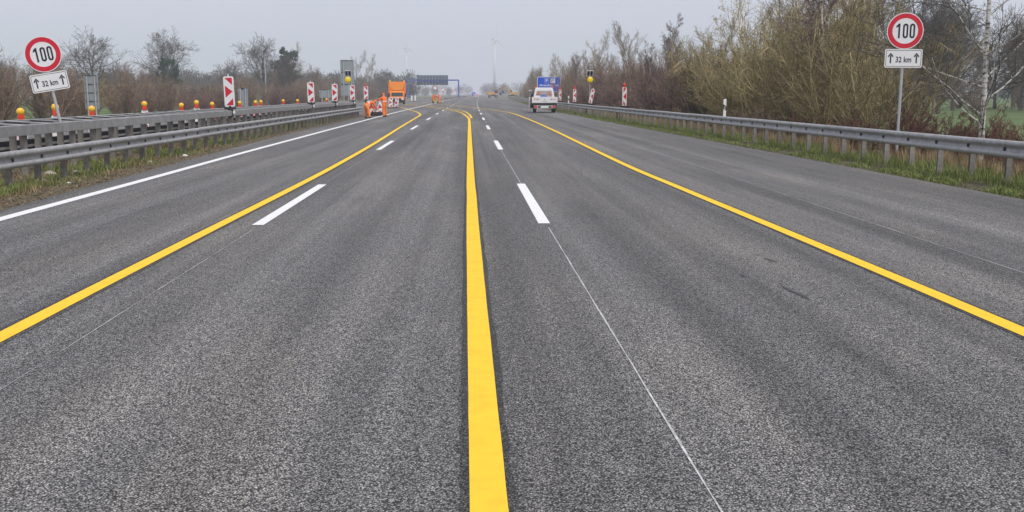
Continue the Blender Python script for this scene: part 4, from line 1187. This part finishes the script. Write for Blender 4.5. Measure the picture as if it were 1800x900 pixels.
def shrub_proto(seed, H, stems, spread, bark, tw=(9, 8, 5), leaves=None, r=.045, wander=.09, rtw=.0075):
    rng = np.random.default_rng(seed)
    an = rng.uniform(0, 2*np.pi, stems); tl = rng.uniform(.05, spread, stems)
    st = np.stack([np.cos(an)*rng.uniform(0, .35, stems), np.sin(an)*rng.uniform(0, .35, stems), np.full(stems, -.1)], -1)
    d = np.stack([np.cos(an)*np.sin(tl), np.sin(an)*np.sin(tl), np.cos(tl)], -1)
    P0, R0 = grow(rng, st, d, H*rng.uniform(.65, 1.05, stems), r*rng.uniform(.7, 1.2, stems), 7, wander, .03, .3)
    a = sprout(rng, P0, R0, tw[0], .12, .97, .55, .36, .6); P1, R1 = grow(rng, a[0], a[1], a[2], np.maximum(a[3], min(.015, r*.5)), 4, .14, .07, .45)
    b = sprout(rng, P1, R1, tw[1], .1, .97, .6, .48, .65); P2, R2 = grow(rng, b[0], b[1], b[2], np.maximum(b[3], rtw*1.2), 3, .16, .06, .6)
    c = sprout(rng, P2, R2, tw[2], .15, .98, .6, .6, .7); P3, R3 = grow(rng, c[0], c[1], c[2], np.maximum(c[3], rtw), 2, .15, .05, .7)
    trunk = np_mesh('trunk', *merge([tubes(P0, R0, 5)]), [M[bark]], True)
    V, F = merge([tubes(P1, R1, 4), tubes(P2, R2, 3), tubes(P3, R3, 3)])
    mats = [M[bark]]; mi = np.zeros(len(F), np.int32)
    if leaves:
        lv, lf = leaf_quads(rng, P3.reshape(-1, 3), leaves[0], leaves[1], .05)
        F = np.concatenate([F, lf+len(V)]); V = np.concatenate([V, lv]); mats.append(M[leaves[2]]); mi = np.concatenate([mi, np.ones(len(lf), np.int32)])
    crown = np_mesh('crown', V, F, mats, False, mi)
    return trunk, crown

def tree_proto(seed, H, bark, crown_from=.25, spread=.85, kids=(16, 9, 7, 4), lenf=(.42, .5, .55, .6), rad=.16, wander=.05, up=.04, droop=0.0, rtw=.009, trunkbark=None, angs=(.85, .7, .65, .6), trunk_wander=.035, fork=0, brf=.5):
    rng = np.random.default_rng(seed)
    n0 = 1
    P0, R0 = grow(rng, np.array([[0, 0, -.15]]), np.array([[rng.normal(0, .03), rng.normal(0, .03), 1.]]), np.array([H]), np.array([rad]), 12, trunk_wander, .02, .15)
    if fork:
        a = sprout(rng, P0, R0, fork, crown_from, .6, .4, .75, .75); Pf, Rf = grow(rng, a[0], a[1], a[2], a[3], 12, .06, .05, .2)
        P0 = np.concatenate([P0, Pf]); R0 = np.concatenate([R0, Rf])
    a = sprout(rng, P0, R0, kids[0], crown_from, .97, angs[0], lenf[0]*spread, brf); P1, R1 = grow(rng, a[0], a[1], a[2], np.maximum(a[3], .014), 6, .10+wander, up, .3)
    b = sprout(rng, P1, R1, kids[1], .2, .97, angs[1], lenf[1], .6); P2, R2 = grow(rng, b[0], b[1], b[2], np.maximum(b[3], rtw*1.4), 4, .14+wander, up-droop, .45)
    c = sprout(rng, P2, R2, kids[2], .15, .97, angs[2], lenf[2], .65); P3, R3 = grow(rng, c[0], c[1], c[2], np.maximum(c[3], rtw), 3, .15+wander, up-droop, .6)
    parts = [tubes(P2, R2, 4), tubes(P3, R3, 3)]
    if kids[3]:
        d = sprout(rng, P3, R3, kids[3], .2, .98, angs[3], lenf[3], .7); P4, R4 = grow(rng, d[0], d[1], d[2], np.maximum(d[3], rtw*.9), 2, .15, -droop*1.5, .7)
        parts.append(tubes(P4, R4, 3))
    V1, F1 = tubes(P0, R0, 9); V2, F2 = tubes(P1, R1, 6)
    V, F = merge([(V1, F1), (V2, F2)]) if not trunkbark else (V1, F1)
    if trunkbark: parts.insert(0, (V2, F2))
    trunk = np_mesh('trunk', V, F, [M[trunkbark or bark]], True)
    if trunkbark:
        V, F = merge(parts); mi = np.ones(len(F), np.int32); mi[:len(F2)] = 0
        crown = np_mesh('crown', V, F, [M[trunkbark], M[bark]], False, mi)
    else:
        crown = np_mesh('crown', *merge(parts), [M[bark]])
    return trunk, crown

def pine_proto(seed, H):
    rng = np.random.default_rng(seed)
    P0, R0 = grow(rng, np.array([[0, 0, -.15]]), np.array([[.03, 0, 1.]]), np.array([H]), np.array([.22]), 12, .02, .02, .2)
    a = sprout(rng, P0, R0, 34, .35, .98, 1.25, .34, .4); P1, R1 = grow(rng, a[0], a[1], a[2], np.maximum(a[3], .02), 5, .1, .05, .4)
    b = sprout(rng, P1, R1, 7, .35, .98, .7, .4, .6); P2, R2 = grow(rng, b[0], b[1], b[2], np.maximum(b[3], .012), 3, .12, .05, .5)
    V, F = merge([tubes(P1, R1, 4), tubes(P2, R2, 3)])
    lv, lf = leaf_quads(rng, P2[:, 1:].reshape(-1, 3), 15000, .17, .14)
    mi = np.concatenate([np.zeros(len(F), np.int32), np.ones(len(lf), np.int32)])
    F = np.concatenate([F, lf+len(V)]); V = np.concatenate([V, lv])
    return np_mesh('trunk', *tubes(P0, R0, 9), [M['bark_dark']], True), np_mesh('crown', V, F, [M['bark_dark'], M['needles']], False, mi)

PROTO = {
    'shrub_olive': shrub_proto(11, 5.4, 15, .55, 'bark_olive', (8, 6, 3), rtw=.008),
    'shrub_olive_b': shrub_proto(12, 6.0, 13, .42, 'bark_olive', (8, 6, 3), (1800, .03, 'catkin'), rtw=.0075),
    'shrub_willow': shrub_proto(13, 5.6, 13, .6, 'bark_olive', (8, 6, 4), (7000, .036, 'catkin'), rtw=.007),
    'shrub_brown': shrub_proto(14, 5.2, 14, .5, 'bark_brown', (8, 6, 3), rtw=.0085),
    'shrub_purple': shrub_proto(15, 4.8, 16, .6, 'bark_purple', (8, 6, 4), rtw=.0085),
    'shrub_low': shrub_proto(16, 2.3, 16, .95, 'bark_red', (8, 7, 4), rtw=.0065, r=.02),
    'shrub_low_b': shrub_proto(17, 1.7, 18, 1.1, 'bark_brown', (8, 7, 4), rtw=.0065, r=.018, wander=.16),
    'tall_thin': tree_proto(21, 8.6, 'bark_brown', .2, .8, (16, 6, 5, 3), angs=(.5, .5, .55, .5), rad=.10, up=.08, rtw=.0075, fork=2),
    'tall_pale': tree_proto(22, 9.2, 'bark_pale', .15, .75, (16, 6, 5, 3), angs=(.42, .45, .5, .5), rad=.10, up=.10, rtw=.0075, fork=2),
    'birch_near': tree_proto(31, 10.0, 'bark_dark', .10, .72, (26, 9, 6, 3), (.40, .45, .55, .6), .085, .02, .05, .03, .0065, 'birch', (.95, .6, .6, .6), .02, brf=.36),
    'birch_far': tree_proto(32, 9.0, 'bark_purple', .25, .7, (20, 8, 6, 3), (.34, .5, .55, .6), .085, .03, .06, .02, .007, 'birch', (.6, .55, .6, .6), .03, 1, brf=.32),
    'oak': tree_proto(41, 11.0, 'bark_dark', .22, 1.25, (13, 7, 5, 4), (.62, .55, .5, .5), .36, .09, .03, 0, .016, None, (1.0, .75, .7, .6), .05, 2),
    'oak_b': tree_proto(42, 11.5, 'bark_dark', .28, 1.1, (12, 7, 5, 4), (.6, .55, .5, .5), .34, .10, .04, 0, .016, None, (.9, .75, .7, .6), .06, 3),
    'wood_tree': tree_proto(43, 11.0, 'bark_brown', .2, .9, (14, 7, 5, 3), (.45, .5, .5, .5), .18, .06, .06, 0, .018, None, (.7, .6, .6, .6), .04, 2),
    'pine': pine_proto(51, 12.0),
}
def plant(name, key, x, y, z, s, label, cat, group=None, rz=None, sz=1.0, lean=None, sub=('trunk', 'crown')):
    g = empty(name, (x, y, z), random.uniform(0, 6.28) if rz is None else rz)
    g.scale = (s, s, s*sz)
    if lean: g.rotation_euler.x, g.rotation_euler.y = lean
    tag(g, label, cat, group)
    t, c = PROTO[key]
    link(sub[0], t, g); link(sub[1], c, g)
    return g

rnd = random.Random(19)
# --- right thicket
RG = 'bare shrubs of the thicket behind the right guardrail'
def zr(x, y): return float(vz(x - float(right_edge(y))))
def thicket(y0, y1, step, d0, d1, keys, s0, s1, label, group):
    y = y0
    while y < y1:
        d = rnd.uniform(d0, d1); x = float(right_edge(y)) + d
        k = rnd.choice(keys)
        nm = 'willow_shrub' if k == 'shrub_willow' else 'bare_shrub'
        plant(nm, k, x, y + rnd.uniform(-.4, .4)*step, zr(x, y)-.05, rnd.uniform(s0, s1), label, 'shrub', group, sub=('stems', 'branches'))
        y += step*rnd.uniform(.75, 1.25)
thicket(36.5, 62, 2.4, 4.6, 6.4, ['shrub_olive', 'shrub_olive_b', 'shrub_olive', 'shrub_willow'], .80, 1.05, 'olive-twigged bare shrub in the front of the right thicket', 'olive shrubs of the right thicket')
thicket(57, 72, 2.2, 7.0, 10.5, ['shrub_olive', 'shrub_brown', 'shrub_brown'], .78, .98, 'olive-brown bare shrub deep in the thicket where it turns purple', 'shrubs deep in the thicket where it turns purple')
thicket(41, 57, 2.5, 7.0, 10.5, ['shrub_olive', 'shrub_olive_b', 'shrub_brown'], .98, 1.22, 'tall olive-brown bare shrub deep in the right thicket', 'tall shrubs deep in the right thicket')
thicket(60, 112, 2.2, 4.4, 6.2, ['shrub_purple', 'shrub_brown', 'shrub_purple'], .75, 1.0, 'dark purple-brown bare shrub behind the beacons on the right', 'purple-brown shrubs behind the right beacons')
thicket(66, 120, 2.8, 7.0, 11, ['shrub_purple', 'shrub_brown'], .85, 1.08, 'taller dark brown bare shrub behind the front row of the thicket', 'taller brown shrubs behind the right beacons')
thicket(112, 300, 4.2, 4.5, 8.5, ['shrub_brown', 'shrub_purple', 'shrub_brown'], .75, 1.05, 'distant brown bare shrub beyond the blue sign', 'distant brown shrubs beyond the blue sign')
thicket(130, 260, 9.5, 7, 13, ['tall_pale', 'tall_pale', 'tall_thin'], .7, .95, 'distant tall bare tree over the brown shrubs beyond the blue sign', 'distant bare trees beyond the blue sign')
thicket(300, 520, 9, 6, 14, ['shrub_brown', 'tall_thin'], .9, 1.2, 'hazy bare tree at the far end of the right verge', 'hazy bare trees at the far end of the right verge')
for (x, y, k, s, lb) in [(18.6, 49, 'tall_thin', .92, 'thin bare tree standing out of the olive thicket near the second birch'),
                         (17.4, 55, 'tall_pale', .86, 'pale bare tree rising over the middle of the olive thicket'),
                         (19.5, 62, 'tall_thin', .74, 'bare tree at the back of the olive thicket'),
                         (16.6, 68, 'tall_pale', .62, 'pale thin tree where olive thicket turns purple-brown'),
                         (17.2, 84, 'tall_thin', .66, 'dark bare tree behind the nearest right beacon panel'),
                         (16.8, 108, 'tall_pale', .85, 'pale bare tree behind the solar lamp on the right'),
                         (16.0, 126, 'tall_pale', .85, 'pale bare tree right of the blue sign')]:
    plant('bare_tree', k, x, y, zr(x, y)-.05, s, lb, 'tree', 'bare trees in the right thicket')
plant('birch_tree', 'birch_near', 13.95, 27.0, -.35, 1.0, 'white-barked birch behind the right guardrail at the right edge', 'tree', rz=2.1)
plant('birch_tree', 'birch_far', 15.2, 42.2, -.3, 1.0, 'slim white-trunked birch in front of the olive thicket', 'tree', rz=1.0)
plant('birch_tree', 'birch_far', 14.6, 75.0, -.3, .80, 'pale birch right above the nearest right beacon panel', 'tree', rz=4.0)
plant('birch_tree', 'birch_far', 13.4, 74.0, -.3, .62, 'shorter pale birch left of the taller one by the beacon', 'tree', rz=5.2, lean=(0, R(-9)))
plant('willow_shrub', 'shrub_willow', 14.9, 47.0, -.3, 1.0, 'willow shrub flecked with pale yellow catkins in mid thicket', 'shrub', sub=('stems', 'branches'))
plant('willow_shrub', 'shrub_willow', 14.2, 58.5, -.3, .85, 'willow shrub with catkins left of the largest willow', 'shrub', sub=('stems', 'branches'))
# low red-brown scrub round the near birch and below the sign
for i in range(15):
    y = rnd.uniform(25.5, 38); x = float(right_edge(y)) + rnd.uniform(3.2, 7.5)
    if y < 33 and x > 15.5 and rnd.random() < .3: continue
    plant('low_scrub', rnd.choice(['shrub_low', 'shrub_low_b', 'shrub_low']), x, y, zr(x, y)-.05, rnd.uniform(.45, .72), 'low red-brown twiggy scrub behind the right guardrail near the speed sign', 'shrub', 'low scrub behind the right guardrail', sub=('stems', 'branches'))
for i in range(40):
    y = rnd.uniform(38, 125); x = float(right_edge(y)) + rnd.uniform(2.4, 4.4)
    plant('bramble', 'shrub_low_b', x, y, zr(x, y)-.05, rnd.uniform(.45, .8), 'low brown bramble at the foot of the right thicket', 'shrub', 'brambles at the foot of the right thicket', sub=('stems', 'branches'))
# dark bare wood across the field on the right
for i in range(30):
    y = rnd.uniform(105, 190); x = y*rnd.uniform(.40, .66) + rnd.uniform(-3, 3)
    plant('bare_tree', rnd.choice(['oak', 'oak_b', 'wood_tree', 'wood_tree']), x, y, -.65, rnd.uniform(.75, 1.15), 'dark bare tree of the wood across the field on the right', 'tree', 'wood across the right field')
for i in range(26):
    y = rnd.uniform(100, 180); x = y*rnd.uniform(.38, .68)
    plant('bare_shrub', rnd.choice(['shrub_purple', 'shrub_brown']), x, y, -.65, rnd.uniform(.6, 1.1), 'brown undergrowth at the edge of the wood across the field', 'shrub', 'undergrowth of the wood across the right field', sub=('stems', 'branches'))

# --- left hedge behind the opposite carriageway
def hedge(y0, y1, step, d0, d1, keys, s0, s1, label, group):
    y = y0
    while y < y1:
        x = float(opp_left(y)) - rnd.uniform(d0, d1)
        plant('bare_shrub', rnd.choice(keys), x, y, -.3, rnd.uniform(s0, s1), label, 'shrub', group, sub=('stems', 'branches'))
        y += step*rnd.uniform(.7, 1.3)
hedge(46, 74, 2.0, 2.6, 6.0, ['shrub_brown', 'shrub_olive', 'shrub_brown'], .58, .80, 'brown bare hedge shrub behind the tilted speed sign', 'hedge shrubs behind the tilted sign')
hedge(74, 190, 2.6, 3.0, 7.0, ['shrub_brown', 'shrub_purple', 'shrub_brown'], .5, .72, 'brown bare hedge shrub along the opposite carriageway', 'hedge along the opposite carriageway')
hedge(48, 200, 2.6, 9, 26, ['shrub_brown', 'shrub_olive', 'shrub_purple'], .5, .72, 'bare shrub in the second row behind the left hedge', 'second row behind the left hedge')
hedge(190, 330, 6.0, 4.0, 12.0, ['shrub_brown', 'shrub_brown', 'shrub_purple'], .6, .9, 'hazy bare shrub beside the opposite carriageway near the gantry', 'hazy shrubs near the gantry')
for (x, y, k, s, lb) in [(-83, 233, 'oak', 1.10, 'large spreading bare oak between the tilted sign and the beacon'),
                         (-70, 240, 'oak_b', 1.05, 'spreading bare oak just left of the dark pine'),
                         (-118, 225, 'oak_b', 1.0, 'bare oak at the far left edge behind the tilted sign'),
                         (-112, 245, 'oak', .92, 'second bare oak near the left edge'),
                         (-49, 250, 'oak_b', 1.0, 'dark bare oak left of the tall green pine'),
                         (-56, 330, 'tall_pale', 1.6, 'faint thin bare tree behind the nearest tall beacon'),
                         (-44, 420, 'tall_pale', 1.7, 'faint poplar-like tree far behind the orange truck'),
                         (-40, 430, 'tall_pale', 1.6, 'second faint poplar-like tree behind the orange truck')]:
    plant('bare_tree', k, x, y, -.65, s, lb, 'tree', 'bare trees beyond the left hedge')
plant('pine_tree', 'pine', -45.5, 262, -.65, 1.05, 'tall dark green pine left of the tall grey sign back', 'tree')
plant('pine_tree', 'pine', -66.0, 232, -.65, .80, 'dark pine leaning out of the hedge right of a bare oak', 'tree', lean=(0, R(14)))
for i in range(120):
    y = rnd.uniform(210, 420); f = rnd.uniform(-.52, -.075)
    x = y*f
    if x > -30: x -= 12
    plant('bare_tree', rnd.choice(['wood_tree', 'wood_tree', 'oak_b', 'wood_tree']), x, y, -.65, rnd.uniform(.42, .74), 'hazy bare tree of the low wood beyond the left hedge', 'tree', 'low wood beyond the left hedge')

# --- far woods on the horizon: one hazy mass each
def far_wood(name, xs, ys, n, h, label, seed):
    rng = np.random.default_rng(seed)
    cx = rng.uniform(xs[0], xs[1], n); cy = rng.uniform(ys[0], ys[1], n); hh = h*rng.uniform(.55, 1.1, n)
    per = 420
    c = np.repeat(np.stack([cx, cy, np.zeros(n)], -1), per, 0); H = np.repeat(hh, per)
    u = unit(rng.normal(0, 1, (n*per, 3)))*(rng.uniform(0, 1, (n*per, 1))**.4)
    P = c + u*np.stack([H*.36, H*.36, H*.46], -1) + np.stack([0*H, 0*H, H*.5 - .6], -1)
    d = unit(u + rng.normal(0, .5, u.shape) + np.array([0, 0, .6])); sd = unit(np.cross(d, rng.normal(0, 1, d.shape)))
    L = rng.uniform(.6, 1.8, (n*per, 1)); w = rng.uniform(.07, .22, (n*per, 1))
    V = np.stack([P-sd*w, P+sd*w, P+d*L], 1).reshape(-1, 3)
    o = link(name, np_mesh(name, V, np.arange(len(V)).reshape(-1, 3), [M['bark_dark']]))
    tag(o, label, 'wood', kind='stuff')
far_wood('far_wood', (-190, -26), (430, 540), 250, 13, 'blue-grey hazy bare wood behind the gantry', 5)
far_wood('far_wood', (-420, 420), (900, 1100), 300, 13, 'faint hazy tree line across the horizon', 6)
far_wood('far_wood', (60, 300), (260, 420), 90, 10, 'hazy bare wood far across the right field', 8)

# ------------------------------------------------------------------ grass, straw, litter
def blades(name, n, fx, fz, hmin, hmax, wid, mat, label, seed, bend=.45, clump=0):
    rng = np.random.default_rng(seed)
    x, y = fx(rng, n)
    if clump:
        k = max(1, n//clump); cx, cy = x[:k], y[:k]
        idx = rng.integers(0, k, n); x = cx[idx] + rng.normal(0, .07, n); y = cy[idx] + rng.normal(0, .07, n)
    z = fz(x, y)
    h = rng.uniform(hmin, hmax, n)*rng.uniform(.6, 1.0, n)
    an = rng.uniform(0, 2*np.pi, n); ln = rng.uniform(.05, bend, n)*h
    d = np.stack([np.cos(an)*ln, np.sin(an)*ln, h], -1)
    s = np.stack([-np.sin(an), np.cos(an), 0*an], -1)*wid*rng.uniform(.6, 1.4, (n, 1))
    b = np.stack([x, y, z-.01], -1)
    mid = b + d*np.array([.35, .35, .6])
    V = np.stack([b-s, b+s, mid+s*.8, mid-s*.8, b+d], 1).reshape(-1, 3)
    i = np.arange(n)[:, None]*5
    F = np.concatenate([i+np.array([[0, 1, 2]]), i+np.array([[0, 2, 3]]), i+np.array([[3, 2, 4]])], 0)
    o = link(name, np_mesh(name, V, F, [mat])); tag(o, label, 'grass', kind='stuff')
def rz_np(x, y): return vz(x - right_edge(y))
def band_r(d0, d1, y0, y1, pw=1.6):
    def f(rng, n):
        y = y0 + (y1-y0)*rng.uniform(0, 1, n)**pw
        return right_edge(y) + rng.uniform(d0, d1, n), y
    return f
def patchy(f, sc, th, seed):
    def g(rng, n):
        X, Y = [], []
        tot = 0
        while tot < n:
            x, y = f(rng, n)
            v = np.sin(x*sc*1.3+seed) + np.sin(y*sc*.7+x*sc*.4+seed*2) + np.sin(y*sc*1.7-x*sc) + rng.normal(0, .5, n)
            k = v > th
            X.append(x[k]); Y.append(y[k]); tot += k.sum()
        return np.concatenate(X)[:n], np.concatenate(Y)[:n]
    return g
blades('grass', 70000, patchy(band_r(.02, 1.25, 13, 75), 1.7, .0, 1), rz_np, .03, .11, .005, M['blade'], 'short green grass on the right verge', 1, 1.2)
blades('grass', 26000, patchy(band_r(.5, 1.6, 13, 60), 1.4, .1, 2), rz_np, .10, .28, .0045, M['blade'], 'taller green grass under the right guardrail', 2, .6, 18)
blades('grass', 26000, band_r(.2, 2.2, 60, 200, 1.2), rz_np, .08, .25, .012, M['blade'], 'green grass along the distant right verge', 3, .7)
blades('dead_grass', 16000, patchy(band_r(1.1, 3.4, 14, 60), .9, -.2, 4), rz_np, .15, .50, .0045, M['straw'], 'dry tan grass standing behind the right guardrail', 4, .5, 22)
blades('dead_grass', 12000, band_r(1.2, 3.0, 60, 160, 1.3), rz_np, .2, .5, .012, M['straw'], 'dry tan grass along the distant right guardrail', 5, .5)
def band_l(a0, a1, y0, y1, pw=1.5):
    def f(rng, n):
        y = y0 + (y1-y0)*rng.uniform(0, 1, n)**pw
        return left_edge(y) - rng.uniform(a0, a1, n), y
    return f
flat = lambda x, y: np.zeros_like(x)
blades('grass', 26000, patchy(band_l(.75, 3.0, 13, 70), 1.6, .5, 6), flat, .06, .24, .005, M['blade'], 'green grass tufts under the left guardrails', 6, 1.3, 40)
blades('grass', 9000, patchy(band_l(.35, 1.6, 13, 70), 1.9, 1.1, 9), flat, .03, .12, .005, M['blade'], 'short green grass at the left road edge', 10, .9)
blades('dead_grass', 18000, patchy(band_l(.5, 3.2, 13, 75), 1.3, -.3, 7), flat, .06, .22, .0045, M['straw'], 'dry tan grass under the left guardrails', 7, 1.6, 14)
def litter(name, n, f, fz, smin, smax, mat, label, seed):
    rng = np.random.default_rng(seed)
    x, y = f(rng, n); z = fz(x, y) + rng.uniform(0, .02, n)
    an = rng.uniform(0, 2*np.pi, n); L = rng.uniform(smin, smax, n); w = L*rng.uniform(.08, .5, n)
    tz = rng.normal(0, .25, n)
    a = np.stack([np.cos(an)*L, np.sin(an)*L, tz*L], -1); b = np.stack([-np.sin(an)*w, np.cos(an)*w, rng.normal(0, .3, n)*w], -1)
    c = np.stack([x, y, z+.012], -1)
    V = np.stack([c-a, c-b, c+a, c+b], 1).reshape(-1, 3)
    o = link(name, np_mesh(name, V, np.arange(4*n).reshape(-1, 4), [mat])); tag(o, label, 'litter', kind='stuff')
litter('leaf_litter', 60000, band_l(-.08, 2.6, 12, 80, 1.5), flat, .008, .035, M['litter'], 'brown leaf and straw litter along the left road edge', 21)
litter('leaf_litter', 9000, band_r(-.08, .6, 12, 60, 1.4), rz_np, .008, .03, M['litter'], 'brown litter along the right road edge', 22)
# a few clods, stones and scraps on the left verge
for i, (x, y, s) in enumerate([(-8.75, 21.6, .09), (-8.5, 22.4, .06), (-7.6, 19.6, .035), (-7.9, 25.6, .045), (-7.75, 28.2, .05), (-8.3, 20.2, .04)]):
    rr = random.Random(i+3)
    m = MB(); m.ball((0, 0, 0), s, n=10, m=7, s=(1.5, 1.0, .75))
    m.v = [tuple(c*rr.uniform(.82, 1.15) for c in v) for v in m.v]
    o = m.build('stone', M['stone'] if i < 2 else M['sign_white'], smooth=False, loc=(x, y, s*.4))
    tag(o, ['pale rough stone under the low rail below the tilted sign', 'smaller pale stone beside the rough one under the low rail', 'white scrap on the verge nearest the camera', 'white scrap lying by the low rail mid verge', 'white scrap farther along the left verge', 'white scrap in the grass by the first rail posts'][i], 'stone' if i < 2 else 'scrap')

# ------------------------------------------------------------------ haze
hz, n, l, bs = new_mat('haze')
n.remove(bs)
pv = n.new('ShaderNodeVolumePrincipled')
pv.inputs['Color'].default_value = (0.90, 0.93, 1.0, 1)
pv.inputs['Density'].default_value = 0.00055
pv.inputs['Anisotropy'].default_value = 0.1
l.new(pv.outputs['Volume'], n['Material Output'].inputs['Volume'])
m = MB(); m.box(-2650, 2650, -200, 2750, -2.0, 112.0)
h = m.build('haze', hz); h['kind'] = 'stuff'; tag(h, 'thin grey haze filling the air over the motorway', 'haze')
